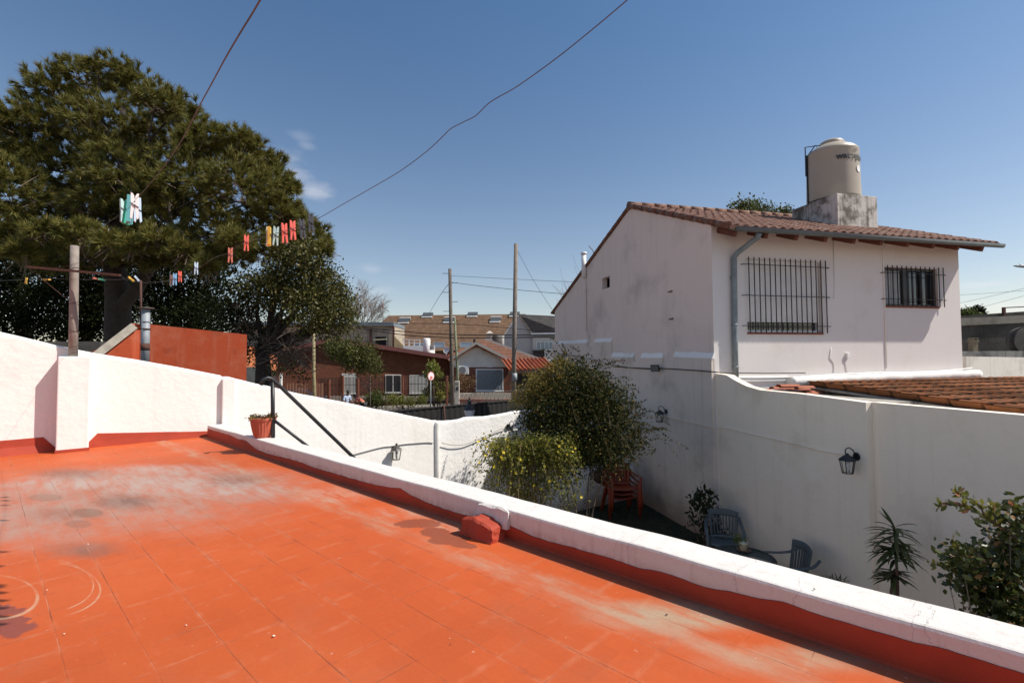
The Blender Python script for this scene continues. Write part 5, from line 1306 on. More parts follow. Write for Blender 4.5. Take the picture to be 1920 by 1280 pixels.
# flat roofed pale brick building, left
F5 = facade(53.0, 2)
fb = thing('pale_brick_building', 'flat roofed building of pale brick with a blue grey roof edge', 'building', F5(660,650))
brick5 = brick('pale_brick', (.40,.33,.25), (.47,.40,.31), (.22,.18,.14), F5.d, 1.9)
g = MB(); slab(g, [(440,999),(739,999),(739,611),(440,611)], F5, 6, 0, 0.0); g.build('wall', brick5, fb)
g = MB(); rect(g, 436,603.5,738,610.5, F5, 6.5, .5); g.build('roof', plain('blue_grey_sheet', (.17,.20,.215), .6, .2, 2), fb)
g = MB(); rect(g, 704,631,724,650, F5, .05, .03); g.build('door', plain('dark_opening', (.015,.012,.012), .9), fb)
for x in (694.5, 737.5): g = MB(); rect(g, x-1.6, 611 if x > 700 else 617, x+1.6, 655, F5, .25, .35); g.build('column', plain('rust_red', (.10,.035,.025), .8), fb)
g = MB(); slab(g, [(739,660),(768,660),(739,629)], F5, .1, .6); g.build('timber_screen', plain('yellow_timber', (.46,.33,.17), .8, .2, 2), fb)
g = MB(); g.bar(F5(700,637,.7), F5(725,635.5,.7), .12, .12); g.build('plank', plain('pale_plank', (.55,.45,.28), .8), fb)
an = thing('tv_antenna', 'thin rooftop television antenna with slanted rods above the pale brick building', 'antenna', F5(718,604))
g = MB(); g.tube([F5(718,606,-.5), F5(718.5,560,-.5)], .035, 5); g.build('mast', plain('antenna_steel', (.22,.14,.11), .7), an)
g = MB()
g.bar(F5(711,571,-.5), F5(729,584,-.5), .04, .04)
for i in range(7): x, y = lerp(711,729,i/6), lerp(571,584,i/6); g.bar(F5(x-.6,y-2.2,-.5), F5(x+.6,y+2.2,-.5), .035, .035)
g.build('rods', plain('antenna_steel', (.22,.14,.11), .7), an)
wt = MB(); Fw = facade(48, 2); rect(wt, 756,648,806,665, Fw, 4, 0); o = tag(wt.build('white_parapet', white_paint), 'white rooftop parapet wall with a railing before the brown roof', 'parapet')
g = MB(); 
for x in (757,767,777,787): g.bar(Fw(x,648,-.2), Fw(x,636,-.2), .06,.06)
g.bar(Fw(755,636,-.2), Fw(789,637,-.2), .07,.07); g.bar(Fw(755,642,-.2), Fw(789,642.5,-.2), .05,.05); g.build('railing', white_paint, o)
c = at(800, 652, 47); t = MB(); t.lathe([(0,-1.2),(.36,-1.2),(.36,.80),(.30,.92),(0,.95)], c, 20); tag(t.build('white_tank', white_paint), 'white upright cylinder tank on the white rooftop', 'tank')
c2_ = thing('air_conditioner', 'small grey air conditioner unit standing beside the white rooftop cylinder', 'air conditioner', at(810,656,46))
Fa = facade(46, 2); g = MB(); rect(g, 805.5,647,814.5,656, Fa, .3, .0); g.build('casing', wf_m, c2_); g = MB(); g.tube([Fa(809,651.5,.005), Fa(809,651.5,.02)], .17, 14); g.build('fan_grille', plain('fan_grey', (.20,.20,.20), .7), c2_)
dish = MB(); c = at(837,656,40.5)
for i in range(1):
    n = 14; ax = Vector((-.4,-.8,.3)).normalized(); x_ = ax.orthogonal().normalized(); y_ = ax.cross(x_)
    vs = [c - ax*.08] + [c + (x_*math.cos(2*math.pi*k/n) + y_*math.sin(2*math.pi*k/n))*.30 for k in range(n)]
    dish.add(vs, [(0, 1+k, 1+(k+1)%n) for k in range(n)])
dish.bar(c, c - Vector((0,0,.9)), .05, .05); tag(dish.build('satellite_dish', white_paint), 'small white satellite dish at the low end of the maroon roof', 'satellite dish')
# poles and wires
def pole(label, top, bot, D, r_px, mat, parts=True):
    p1, p0 = at(*top, D), at(*bot, D); k = (p0.z)/(p1.z-p0.z); p0 = p0 - (p1-p0)*k
    t = thing('utility_pole', label, 'pole', p0, 'timber poles along the street'); r = r_px/FPX*D
    g = MB(); m = lerp(p0,p1,.5) + Vector((random.uniform(-.05,.05),0,0)); g.tube([p0, m, p1], [r*1.12, r*1.02, r*.9], 12); g.build('shaft', mat, t); return t, p0, p1, r
t, a, b, r = pole('tall dark pole with climbing pegs, left of the two bare street poles', (843.5,504), (848,752), 27, 3.4, wood_pole)
for i in range(11): z = lerp(.35,.97,i/10); p = lerp(a,b,z); s = 1 if i % 2 else -1; g = MB(); g.bar(p, p + Vector((s*.42,0,0)), .025,.025); g.build('climbing_peg', rust, t)
t, a2, b2, r2 = pole('thick bare pole in front of the gabled house, the tallest in the street', (967.5,457), (963,752), 24, 4.2, plain('pale_timber_pole', (.19,.155,.125), .9, .3, 5, .5, 40))
g = MB(); p = at(964.5,713,24); g.tube([p, p+Vector((0,0,.36))], r2*1.25, 10); g.build('metal_band', galv, t)
t, a3, b3, r3 = pole('slim greenish leaning pole close behind the dark pole with pegs', (852.5,597), (858,752), 26, 2.3, plain('mossy_pole', (.16,.18,.11), .9, .3, 6))
for i in range(6): p = lerp(a3,b3,lerp(.45,.95,i/5)); g = MB(); g.bar(p - Vector((.22,0,0)), p + Vector((.06,0,0)), .02,.02); g.build('climbing_peg', rust, t)
pole('mossy wooden post by the bare twigs of the dark tree', (588,610), (591,752), 26, 3.1, plain('yellowish_post', (.28,.235,.13), .9, .3, 6))
mp = MB(); Fm = facade(25.5, 0); slab(mp, [(852.5,999),(861,999),(861,714),(852.5,714)], Fm, .22, 0, .0); o = tag(mp.build('meter_pillar', plain('pale_concrete', (.52,.47,.40), .9, .2, 5)), 'pale concrete electricity meter pillar between the poles', 'meter pillar')
g = MB(); 
rect(g, 854,717.5,856.2,720.5, Fm, .02, .01); rect(g, 857.5,718,859.5,720.5, Fm, .02, .01); rect(g, 854.5,725,859.5,732, Fm, .02, .012); g.build('meter_door', plain('meter_black', (.05,.05,.05), .5), o)
wire_m = plain('street_wire', (.03,.03,.035), .7)
def wire(pix, label, r=.018):
    return tag(MB().tube(smooth([at(x, y, D) for x, y, D in pix], 6), r, 4).build('street_wire', wire_m), label, 'wire', 'overhead wires across the street')
wire([(560,598,30),(660,611,28),(740,620,27.5),(846,627,26.8),(966,628,24.2),(1060,627,23)], 'overhead wire bundle crossing before the brown roof, upper of the two thick ones', .032)
wire([(560,604,30),(660,614,28),(760,628,27.5),(846,633,26.8),(966,632.5,24.2),(1060,632,23)], 'overhead wire bundle crossing before the brown roof, lower of the two thick ones', .032)
wire([(690,607,28),(846,607,26.8),(966,616,24.2),(1050,624,23)], 'thin wire crossing the brown roof just below its skylights')
wire([(844,529,27),(900,536,26),(966,543,24.3),(1060,551,23),(1110,553,22)], 'thin wire from the pegged pole past the tall pole to the white house', .014)
wire([(845,517,27),(940,522,25),(1040,527,23),(1120,530,22)], 'faintest thin wire high between the pole and the white house', .010)
wire([(843,530,27),(823,557,33),(804,589,45)], 'guy wire slanting left down from the pegged pole to the brown roof', .014)
wire([(969,468,24),(1000,525,24),(1037,583,24)], 'guy wire slanting right down from the tallest pole', .010)
# round traffic sign
ts = thing('traffic_sign', 'round white traffic sign with red on a thin post by the street fence', 'traffic sign', at(808,757,29))
sc = at(808.2,705,29); sx_ = Vector((math.cos(R(52)), math.sin(R(52)), 0)); sf = Vector((sx_.y, -sx_.x, 0))
def disc(mb, r, off, zs=1.0, c0=Vector((0,0,0))):
    n = 24; mb.add([sc + c0 + sf*off + sx_*r*math.cos(2*math.pi*k/n) + Vector((0,0,r*zs*math.sin(2*math.pi*k/n))) for k in range(n)] + [sc + c0 + sf*(off-.012) + sx_*r*math.cos(2*math.pi*k/n) + Vector((0,0,r*zs*math.sin(2*math.pi*k/n))) for k in range(n)], [tuple(range(n)), tuple(range(2*n-1,n-1,-1))] + [(k,n+k,n+(k+1)%n,(k+1)%n) for k in range(n)])
red_s = plain('faded_sign_red', (.60,.13,.12), .5, .1)
g = MB(); disc(g, .26, 0); g.build('sign_rim', red_s, ts); g = MB(); disc(g, .225, .012); g.build('sign_face', plain('sign_white', (.74,.66,.66), .5, .05), ts)
g = MB(); disc(g, .10, .020, 1.0, Vector((0,0,-.09))); g.build('sign_mark', red_s, ts)
g = MB(); pb_ = Vector((sc.x, sc.y, 0)) - sf*.04; g.tube([pb_, pb_ + Vector((0,0,sc.z+.28))], .035, 8); g.build('post', galv, ts)
# iron street fence
F6 = facade(32.0, 8)
fe = thing('iron_fence', 'rusty vertical bar iron fence in front of the red brick house', 'fence', F6(720,757))
g = MB(); 
for i in range(95):
    x = lerp(598, 842, i/94); p = F6(x, 707 - 3*math.sin(x*.01)); g.bar(Vector((p.x,p.y,.3)), p, .032, .03, Vector((0,1,0)))
for z in (.45, 1.95): a_, b_ = F6(598,730), F6(842,730); g.bar(Vector((a_.x,a_.y,z)), Vector((b_.x,b_.y,z)), .04, .03)
g.build('bars', plain('dark_bars', (.045,.03,.025), .8), fe)
for x, yt in ((617,711),(643,704),(671,709),(755,707),(838,704)):
    p = F6(x, yt, .03); g = MB(); g.bar(Vector((p.x,p.y,0)), p, .13, .13, Vector((0,1,0))); g.build('post', plain('rusty_post', (.24,.085,.05), .85, .25, 5), fe)
F7 = facade(27.5, 8); pk = thing('picket_fence', 'low brown picket fence below the dark tree trunk', 'fence', F7(580,740))
g = MB()
for i in range(13): x = lerp(538,604,i/12); p = F7(x, 718+ (i%2)*.8); g.bar(Vector((p.x,p.y,.1)), p, .09, .03, Vector((0,1,0)))
for z in (.5,1.4): a_, b_ = F7(536,730), F7(606,730); g.bar(Vector((a_.x,a_.y+.04,z)), Vector((b_.x,b_.y+.04,z)), .03, .08)
g.build('pickets', plain('brown_picket', (.30,.14,.085), .85, .3, 4), pk)
# black corrugated fence of the neighbour with a coil of razor wire
bf = thing('corrugated_fence', 'black corrugated metal fence just behind the white garden walls', 'fence', at(840,800,18))
fa_, fb_ = at(660,786,15.2), at(1045,747,22.0); L_ = (fb_-fa_); L_.z = 0; ln = L_.length; L_.normalize(); fn = Vector((L_.y,-L_.x,0)); ztop = 1.80
g = MB(); vs = []; N = 150
for i in range(N+1):
    w = .010*(1 if (i//2) % 2 else -1); p = fa_ + L_*(ln*i/N) + fn*w; vs += [Vector((p.x,p.y,0)), Vector((p.x,p.y,ztop))]
g.add(vs, [(2*i,2*i+2,2*i+3,2*i+1) for i in range(N)]); g.build('panel', plain('black_sheet', (.009,.008,.008), .7, .4, 3), bf)
g = MB(); g.bar(Vector((fa_.x,fa_.y,ztop)), Vector((fb_.x,fb_.y,ztop)), .07, .05); g.build('top_rail', plain('dark_rail', (.016,.014,.013), .7), bf)
cw = []; 
for i in range(300):
    t = i/299; p = fa_ + L_*(ln*lerp(.42,.80,t)); a = t*2*math.pi*17; cw.append(Vector((p.x,p.y,ztop+.22)) + L_*.22*math.cos(a)*1.0 + fn*.12*math.sin(a) + Vector((0,0,.2*math.sin(a))))
g = MB(); g.tube(cw, .007, 4); tag(g.build('razor_wire', plain('razor_steel', (.20,.19,.18), .5, metallic=.4)), 'coil of razor wire along the top of the black corrugated fence', 'razor wire')
st_ = at(1, 1, 1)
p = fa_ + L_*(ln*.36); g = MB(); g.tube([Vector((p.x,p.y-.1,.4)), Vector((p.x+.04,p.y-.1,1.2)), Vector((p.x,p.y-.1,1.85))], .03, 6); tag(g.build('rusty_rod', rust), 'bent rusty rod against the black corrugated fence', 'rod')
# post lantern on its gate
pl0 = at(880, 770, 14.2); lt = thing('post_lantern', 'black post lantern with bright faceted glass in front of the black fence', 'lantern', (pl0.x, pl0.y, 0))
g = MB(); zb0 = at(880,786,14.2).z; g.tube([Vector((pl0.x,pl0.y,0)), Vector((pl0.x,pl0.y,zb0))], .05, 8); g.build('post', black_metal, lt)
zc = at(880,770,14.2).z
g = MB(); g.lathe([(.045,-.24),(.10,-.20),(.165,.02),(.17,.04),(.05,.16),(.03,.17)], (pl0.x,pl0.y,zc), 6, smooth=False); g.build('glass', plain('pale_lantern_glass', (.80,.82,.83), .12, .2, 12, spec=.8), lt)
g = MB(); g.lathe([(.19,.03),(.17,.06),(.06,.19),(.05,.25),(.075,.27),(.03,.34),(.012,.40),(0,.40)], (pl0.x,pl0.y,zc), 6, smooth=False); g.build('roof', black_metal, lt)
# house glimpsed through the dark tree, and a car under it
F8 = facade(47, 0); gl = thing('tree_hidden_house', 'house with an orange roof glimpsed through the dark tree', 'house', F8(500,750))
g = MB(); slab(g, [(400,999),(612,999),(612,690),(400,690)], F8, 7, 0, 0.0); g.build('wall', plain('pinkish_wall', (.42,.27,.22), .9, .3, 1), gl)
g = MB(); roofquad(g, [F8(392,694,.6), F8(618,694,.6), F8(600,648)+F8.n*4, F8(410,648)+F8.n*4]); g.build('roof', orange_tile, gl)
for x in (455, 524): window_px(gl, F8, x, 700, x+18, 720, glass_dark)
g = MB(); Fg = facade(24, -4); slab(g, [(430,999),(480,999),(480,688),(430,688)], Fg, .2, 0, 0.0); tag(g.build('grey_yard_wall', plain('grey_render_wall', (.27,.27,.26), .9, .3, 2)), 'plain grey yard wall between the red shed and the dark trunk', 'wall')
for x in (481.5, 527): 
    g = MB(); p = Fg(x, 690 if x < 500 else 700, .2); g.bar(Vector((p.x,p.y,0)), p, .10, .10, Vector((0,1,0))); tag(g.build('pale_post', white_paint), 'slim pale post %s the dark tree trunk' % ('left of' if x < 500 else 'right of'), 'post')
cp = at(557, 730, 35.0); car = thing('parked_car', 'dark blue parked car half hidden behind the dark tree and pickets', 'car', (cp.x, cp.y, .004))
def CR(x, y, z): return Vector((cp.x, cp.y, .004)) + sd*x + sn*y + Vector((0,0,z))
car_m = plain('dark_blue_paint', (.02,.035,.075), .25, .1, 2, spec=.7)
prof_c = [(-2.1,.35),(-2.12,.75),(-1.95,.95),(-1.5,1.0),(-1.0,1.42),(.55,1.45),(1.25,1.0),(1.95,.88),(2.1,.7),(2.1,.35)]
g = MB(); g.prism(prof_c, -.82, .82, lambda a, b, c: CR(a, c, b)); g.build('body', car_m, car, bevel=.06)
for pts_ in ([(-1.32,1.02),(-.92,1.36),(-.2,1.38),(-.2,1.02)],[(-.1,1.02),(-.1,1.38),(.5,1.38),(1.0,1.02)]):
    g = MB(); g.prism(pts_, -.828, .828, lambda a, b, c: CR(a, c, b)); g.build('side_window', glass_dark, car)
for x in (-1.3, 1.3):
    for y in (-.78, .78):
        g = MB(); g.tube([CR(x,y-.1,.32), CR(x,y+.1,.32)], .32, 20); w_ = g.build('wheel', plain('tyre', (.02,.02,.02), .8), car)
        g = MB(); g.tube([CR(x,y-.11,.32), CR(x,y+.11,.32)], .2, 16); g.build('rim', galv, w_)

# ------------------------------------------------------------------ right of the white house
F9 = facade(17.5, 2); cw_ = MB(); slab(cw_, [(1700,999),(2300,999),(2300,572),(1930,583),(1700,599)], F9, .25, 0, 0.0)
dwall = tag(cw_.build('concrete_wall', stucco('black_stained_concrete', (.075,.066,.058), dirt=(.03,.027,.025), dirt_amt=.75, streak=.7, bump=.6, lo=.42, hi=.68, dscale=1.0)), 'tall blackened concrete wall right of the white house', 'wall')
g = MB(); a_ = F9(1700,602,.02); b_ = F9(2250,577,.02); g.bar(a_ - Vector((0,0,.12)), b_ - Vector((0,0,.12)), .10, .28); g.build('wall_cap', stucco('lichen_cap', (.24,.215,.18), dirt=(.06,.05,.045), dirt_amt=.8, streak=.2, lo=.45), dwall)
F10 = facade(15.5, 2); g = MB(); slab(g, [(1690,999),(2300,999),(2300,655),(1690,659)], F10, 1.9, 0, 0.0); tag(g.build('neighbour_roof', concrete), 'flat concrete roof strip at the foot of the blackened wall', 'flat roof')
F11 = facade(6.45, 26); g = MB(); slab(g, [(1812,999),(2000,999),(2000,671),(1812,668)], F11, .2, 0, 0.0); tag(g.build('cream_parapet', stucco('cream_parapet_paint', (.62,.58,.52), dirt=(.22,.18,.13), dirt_amt=.6, streak=.35, lo=.46)), 'stained cream parapet wall at the right edge above the tiled extension', 'parapet')
ck = thing('clay_chimney', 'short square clay chimney pot standing before the blackened wall', 'chimney', F10(1852,662,.0))
g = MB(); c0_ = F10(1852.5,662) + F10.n*.5; c1_ = F10(1852.5,640)+F10.n*.5; c2_ = F10(1852.5,632)+F10.n*.5
clay_p = plain('lichen_clay', (.22,.175,.115), .9, .35, 6, .4, 30)
g.bar(c0_ - Vector((0,0,.3)), c1_, .17, .17, Vector((0,1,0))); g.build('shaft', clay_p, ck)
g = MB(); g.bar(c1_, lerp(c1_,c2_,.4), .22, .22, Vector((0,1,0))); g.bar(lerp(c1_,c2_,.4), lerp(c1_,c2_,.85), .18,.18, Vector((0,1,0))); g.bar(lerp(c1_,c2_,.85), c2_, .20,.20, Vector((0,1,0))); cc = g.build('pot', clay_p, ck)
g = MB(); p = lerp(c1_,c2_,.6) - F10.n*.092; g.tube([p, p - F10.n*.006], .035, 12); g.build('smoke_hole', plain('soot', (.02,.018,.015), .95), cc)
rt = at(1921, 639, 16.2); t = thing('round_cistern', 'dark round cistern cut by the right edge of the view', 'cistern', rt)
g = MB(); g.tube([rt + Vector((0,-.06,0)), rt + Vector((.05,.10,0))], .47, 30); g.tube([rt + Vector((0,-.10,0)), rt + Vector((0,-.06,0))], .43, 30); g.build('body', plain('dark_fibre_cement', (.085,.075,.065), .85, .35, 4, .3, 20), t)
g = MB(); 
for s in (-.25,.25): g.bar(rt + Vector((s,.1,-.40)), rt + Vector((s*1.3,.1,-.55)), .08, .08)
g.build('stand', concrete, t)
t = thing('roof_rail', 'thin dark rail on a short post above the blackened wall', 'railing', F9(1882,590))
g = MB(); p = F9(1882,592); g.bar(p - Vector((0,0,.1)), F9(1882,576), .08, .08, Vector((0,1,0))); g.build('post', rust, t)
g = MB(); g.bar(F9(1880,577), F9(2060,568), .035, .035); g.build('rail', rust, t)
sl_ = thing('street_lamp', 'street lamp head reaching in at the right edge of the sky', 'street lamp', Vector((at(1990,660,30).x, 30, 0)))
b0_ = at(1990,500,30); g = MB(); g.tube([Vector((b0_.x,30,0)), Vector((b0_.x,30,b0_.z-.3)), Vector((b0_.x-.5,30,b0_.z+.0)), at(1935,500,30)], .06, 8); g.build('pole', galv, sl_)
h0, h1 = at(1900,498.5,30), at(1937,500,30); g = MB(); g.tube([h0, lerp(h0,h1,.2), lerp(h0,h1,.5), h1], [.02,.07,.10,.07], 10); hd = g.build('lamp_head', plain('lamp_grey', (.22,.23,.25), .5), sl_)
g = MB(); g.ball(lerp(h0,h1,.35)+Vector((0,0,.09)), .07, 8); g.build('sensor', white_paint, hd)
wire([(1700,560,60),(1800,553,55),(1935,544,45)], 'upper faint wire in the sky right of the white house', .016)
wire([(1700,585,60),(1800,568,55),(1935,537,45)], 'middle faint wire rising to the right edge of the sky', .016)
wire([(1840,576,60),(1900,560,52),(1940,549,45)], 'lower faint wire rising to the right edge of the sky', .016)
# ================================================================== plants and trees
def lob(px, D, seed=0, flat=1.0, dspread=.5):
    """crown lobes given where they show: (px, py, r_px[, depth offset])"""
    rg = random.Random(seed); out = []
    for q in px:
        dd = q[3] if len(q) > 3 else rg.uniform(-1,1)*dspread
        c = at(q[0], q[1], D+dd); r = q[2]/FPX*(D+dd); out.append((c.x, c.y, c.z, r, r, r*flat))
    return out
def limb(mb, a, b, r0, r1, seed=0, bend=.12, n=6, sides=7):
    a, b = Vector(a), Vector(b); L = (b-a).length; pts = []
    for i in range(n+1):
        t = i/n; p = a.lerp(b, t)
        if 0 < i: p = p + Vector((mnoise.noise(Vector((seed*7.3, t*2.5, 0))), mnoise.noise(Vector((seed*7.3, t*2.5, 5))), mnoise.noise(Vector((seed*7.3, t*2.5, 9)))))*L*bend*math.sin(t*math.pi*.8)
        pts.append(p)
    mb.tube(pts, [lerp(r0, r1, i/n) for i in range(n+1)], sides); return pts
def twigs(mb, a, dirv, L, r, depth, rg, spread=.55, n=3, sides=4):
    b = a + dirv*L; mid = a.lerp(b,.5) + Vector((rg.uniform(-1,1),rg.uniform(-1,1),rg.uniform(-1,1)))*L*.08
    mb.tube([a, mid, b], [r, r*.8, r*.6], sides, caps=False)
    if depth:
        for k in range(n):
            d = (dirv + Vector((rg.gauss(0,1),rg.gauss(0,1),rg.gauss(0,1)))*spread).normalized(); twigs(mb, a.lerp(b, rg.uniform(.45,1.0)), d, L*rg.uniform(.5,.8), r*.6, depth-1, rg, spread, n, sides)
def tree(name, label, cat, D, lobes, nclump, per, spread, size, mat, trunk, tr_px, group=None, seed=0, asp=.55, dspread=1.0, limbs=True, bark_=bark, inner=.35, upb=.2):
    L = lob(lobes, D, seed, dspread=dspread); rg = np.random.default_rng(seed+11)
    base = at(*trunk[0], D); base.z = 0
    t = thing(name, label, cat, base, group)
    P, N = clumped(L, nclump, per, spread, rg, inner, upb); leaf_mesh('crown', P, N, size, mat, t, asp, rg)
    g = MB(); pts = [base] + [at(x, y, D) for x, y in trunk[1:]]; r = tr_px/FPX*D
    g.tube(pts, [lerp(r*1.25, r*.75, i/(len(pts)-1)) for i in range(len(pts))], 10)
    if limbs:
        for i, l in enumerate(L): limb(g, pts[-1] if i % 2 else lerp(pts[-2], pts[-1], .6), (l[0],l[1],l[2]), r*.45, r*.08, i+seed)
    g.build('trunk', bark_, t); return t, L

# the big pine
PD = 19.0
pine_px = [(60,232,62),(15,262,68),(98,168,52),(155,146,46),(205,132,42),(248,158,48),(300,192,42),(335,208,44),(130,230,78),(220,240,86),(310,262,76),(380,262,46),(400,292,66),(450,272,40),(478,292,38),(498,350,50),(440,352,76),(350,350,86),(250,340,86),(150,330,86),(60,340,86),(0,360,86),(-50,260,70),(520,398,46),(556,412,36),(588,442,32),(606,468,18),(480,430,54),(400,430,54),(300,425,56),(200,420,56),(100,418,56),(20,432,60),(-50,420,80),(545,462,38),(128,465,34),(60,478,30),(440,478,36),(330,480,30),(505,318,40),(540,350,26),(110,495,40),(300,488,42),(380,482,42),(175,476,46),(255,474,46),(40,462,46),(430,468,40),(500,470,40),(225,300,70),(300,380,60),(180,380,60)]
pine_front = [(88,440,38),(40,474,28),(300,448,32),(385,500,22),(250,462,26),(150,440,34),(440,452,30),(345,470,24),(200,455,30)]
rgp = random.Random(5)
pine_px = [(x, y, r, rgp.uniform(-2.2, 1.6)*(1 if r > 50 else .7)) for x, y, r in pine_px]
PLb = lob(pine_px + [(x, y, r, -3.2) for x, y, r in pine_front], PD)
pbase = at(222, 640, PD); pbase.z = 0
pine = thing('pine_tree', 'huge dense pine tree with long needle tufts filling the left sky', 'pine tree', pbase)
rng = np.random.default_rng(21)
def pine_foliage():
    cs = []; ds = []
    for l in PLb:
        n = int(46 + 230*(l[3]/1.8)**2); d = dirs(n, rng); d[:,2] = np.abs(d[:,2])*.35 + d[:,2]*.65 ; d /= np.linalg.norm(d,axis=1,keepdims=True)
        rr = rng.uniform(.25,1.0,n)**.6; c = np.array(l[:3]) + d*np.array([l[3],l[4],l[5]*.9])*rr[:,None]
        cs.append(c); ds.append(d*.9 + rng.normal(size=(n,3))*.3 + [0,-.15,.30])
    C = np.concatenate(cs); Dv = np.concatenate(ds); Dv /= np.linalg.norm(Dv,axis=1,keepdims=True); m = len(C); K = 48
    c = np.repeat(C, K, 0); d = np.repeat(Dv, K, 0)
    along = rng.uniform(-.14, .04, m*K)[:,None]
    nd = d*1.0 + dirs(m*K, rng)*.80; nd /= np.linalg.norm(nd,axis=1,keepdims=True)
    ln = rng.uniform(.18,.34,m*K)[:,None]
    b = c + d*along; tip = b + nd*ln; a = np.cross(nd, dirs(m*K, rng)); a /= np.maximum(np.linalg.norm(a,axis=1,keepdims=True),1e-6); w = .014
    V = np.stack([b - a*w, b + a*w, tip], 1).reshape(-1,3); n = m*K
    me = bpy.data.meshes.new('needles'); me.vertices.add(3*n); me.vertices.foreach_set('co', V.ravel()); me.loops.add(3*n); me.loops.foreach_set('vertex_index', np.arange(3*n,dtype=np.int32))
    me.polygons.add(n); me.polygons.foreach_set('loop_start', np.arange(0,3*n,3,dtype=np.int32))
    try: me.polygons.foreach_set('loop_total', np.full(n,3,dtype=np.int32))
    except Exception: pass
    me.update(calc_edges=True)
    mat = leafmat('pine_needle', (.080,.092,.020), (.205,.180,.042), .2, .6, (.20,.13,.035)); link('needles', me, mat, pine)
    return C, Dv
PC, PDv = pine_foliage()
g = MB(); t0_ = at(222, 560, PD); t1_ = at(215, 500, PD); t2_ = at(232, 400, PD); t3_ = at(230, 200, PD)
g.tube([pbase, t0_, t1_, t2_, t3_], [.50,.42,.36,.26,.10], 12)
lean = at(262, 500, PD-.3); limb(g, t0_ + Vector((0,0,-.6)), at(330, 440, PD-.5), .28, .14, 3)
for i, l in enumerate(PLb): limb(g, [t1_, t2_, lerp(t1_,t2_,.5), lerp(t2_,t3_,.4)][i%4], (l[0],l[1],l[2]), .075, .02, i, .14, 8)
g.build('trunk', plain('pine_bark', (.042,.031,.025), .95, .45, 5, .9, 14), pine)
g = MB(); sel = rng.choice(len(PC), 900, replace=False)
for i in sel:
    c = Vector(PC[i]); d = Vector(PDv[i]); g.tube([c - d*.7 + Vector((rng.normal()*.12, rng.normal()*.12, -.15)), c - d*.3, c], [.016,.012,.008], 4, caps=False)
g.build('twigs', twig_m, pine)

# dark broadleaf trees behind and below it
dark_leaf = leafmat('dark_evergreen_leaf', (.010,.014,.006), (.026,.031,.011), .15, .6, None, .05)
LEAFN = [(('dark glossy evergreen tree at the far left under the pine'), [(60,478,36),(0,470,40),(-30,540,75),(30,570,70),(70,520,50),(10,500,45),(90,585,60),(40,610,50)], ((40,650),(40,580)), 10),
 ('dark glossy evergreen tree directly behind the clothes post', [(150,478,34),(205,486,34),(150,570,65),(120,510,40),(190,520,45),(210,580,55),(160,610,50),(240,545,45)], ((165,650),(165,590)), 9),
 ('dark evergreen tree behind the red shed and flue', [(270,488,34),(340,492,36),(400,500,36),(300,560,60),(280,510,45),(340,520,50),(360,580,55),(320,600,55),(400,550,50),(395,600,50)], ((330,650),(330,590)), 11)]
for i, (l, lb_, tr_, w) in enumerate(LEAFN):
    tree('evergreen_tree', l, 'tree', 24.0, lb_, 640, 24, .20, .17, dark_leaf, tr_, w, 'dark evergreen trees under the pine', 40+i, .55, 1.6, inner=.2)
# the wide tree right of the shed: leafy to the right, bare and twiggy low down
olive = leafmat('olive_leaf', (.040,.048,.012), (.115,.105,.030), .25, .45, (.20,.16,.05))
tl = [(560,515,52),(600,540,52),(628,570,40),(580,578,50),(520,540,46),(642,600,24),(612,608,30),(480,545,40),(655,585,16),(548,470,30),(575,485,34)]
t, L = tree('spreading_tree', 'wide dark trunked tree with olive foliage to the right of the red shed', 'tree', 17.5, tl, 1000, 24, .15, .10, olive, ((492,740),(494,690),(490,650)), 14, None, 61, .6, 1.0, inner=.25, bark_=plain('dark_bark', (.035,.027,.022), .95, .4, 8, .8, 25))
dl = lob([(440,560,42),(455,610,38),(420,600,40),(500,600,36),(470,650,30),(440,660,30),(530,690,24),(575,700,18)], 17.5, 3, dspread=.9); rg = np.random.default_rng(8); P, N = clumped(dl, 260, 20, .16, rg, .2); leaf_mesh('shaded_foliage', P, N, .09, dark_leaf, t, .6, rg)
g = MB(); rg = random.Random(4); c0_ = at(494,690,17.5)
for k in range(26):
    a = at(rg.uniform(470,520), rg.uniform(640,690), 17.5+rg.uniform(-.4,.4)); e = at(rg.uniform(500,620), rg.uniform(620,690), 17.5+rg.uniform(-1,1)); d = (e-a); twigs(g, a, d.normalized(), d.length*.5, .028, 3, rg, .5, 3)
for k in range(14):
    a = at(rg.uniform(470,500), rg.uniform(600,660), 17.5); e = at(rg.uniform(420,480), rg.uniform(560,620), 17.5+rg.uniform(-1,1)); d = e-a; twigs(g, a, d.normalized(), d.length*.55, .03, 3, rg, .5, 3)
g.build('bare_twigs', plain('dry_twig', (.13,.10,.075), .95, .3, 4), t)
tree('young_tree', 'lollipop shaped young tree on a thin stem before the brick house', 'tree', 28.5, [(636,655,20),(660,660,26),(688,672,24),(704,690,11),(655,685,14),(622,650,12),(680,692,12)], 330, 20, .16, .13, leafmat('young_leaf', (.05,.06,.015), (.12,.115,.032), .25, .45), ((694,770),(694,700)), 1.4, None, 70, .6, .8)
tree('sapling', 'small bright green sapling behind the round traffic sign', 'tree', 31.0, [(810,686,7),(815,693,7),(800,702,5),(822,706,6),(812,718,6)], 90, 14, .10, .12, leafmat('bright_leaf', (.13,.15,.03), (.22,.22,.05), .3), ((815,765),(812,700)), 1.0, None, 71, .6, .3)
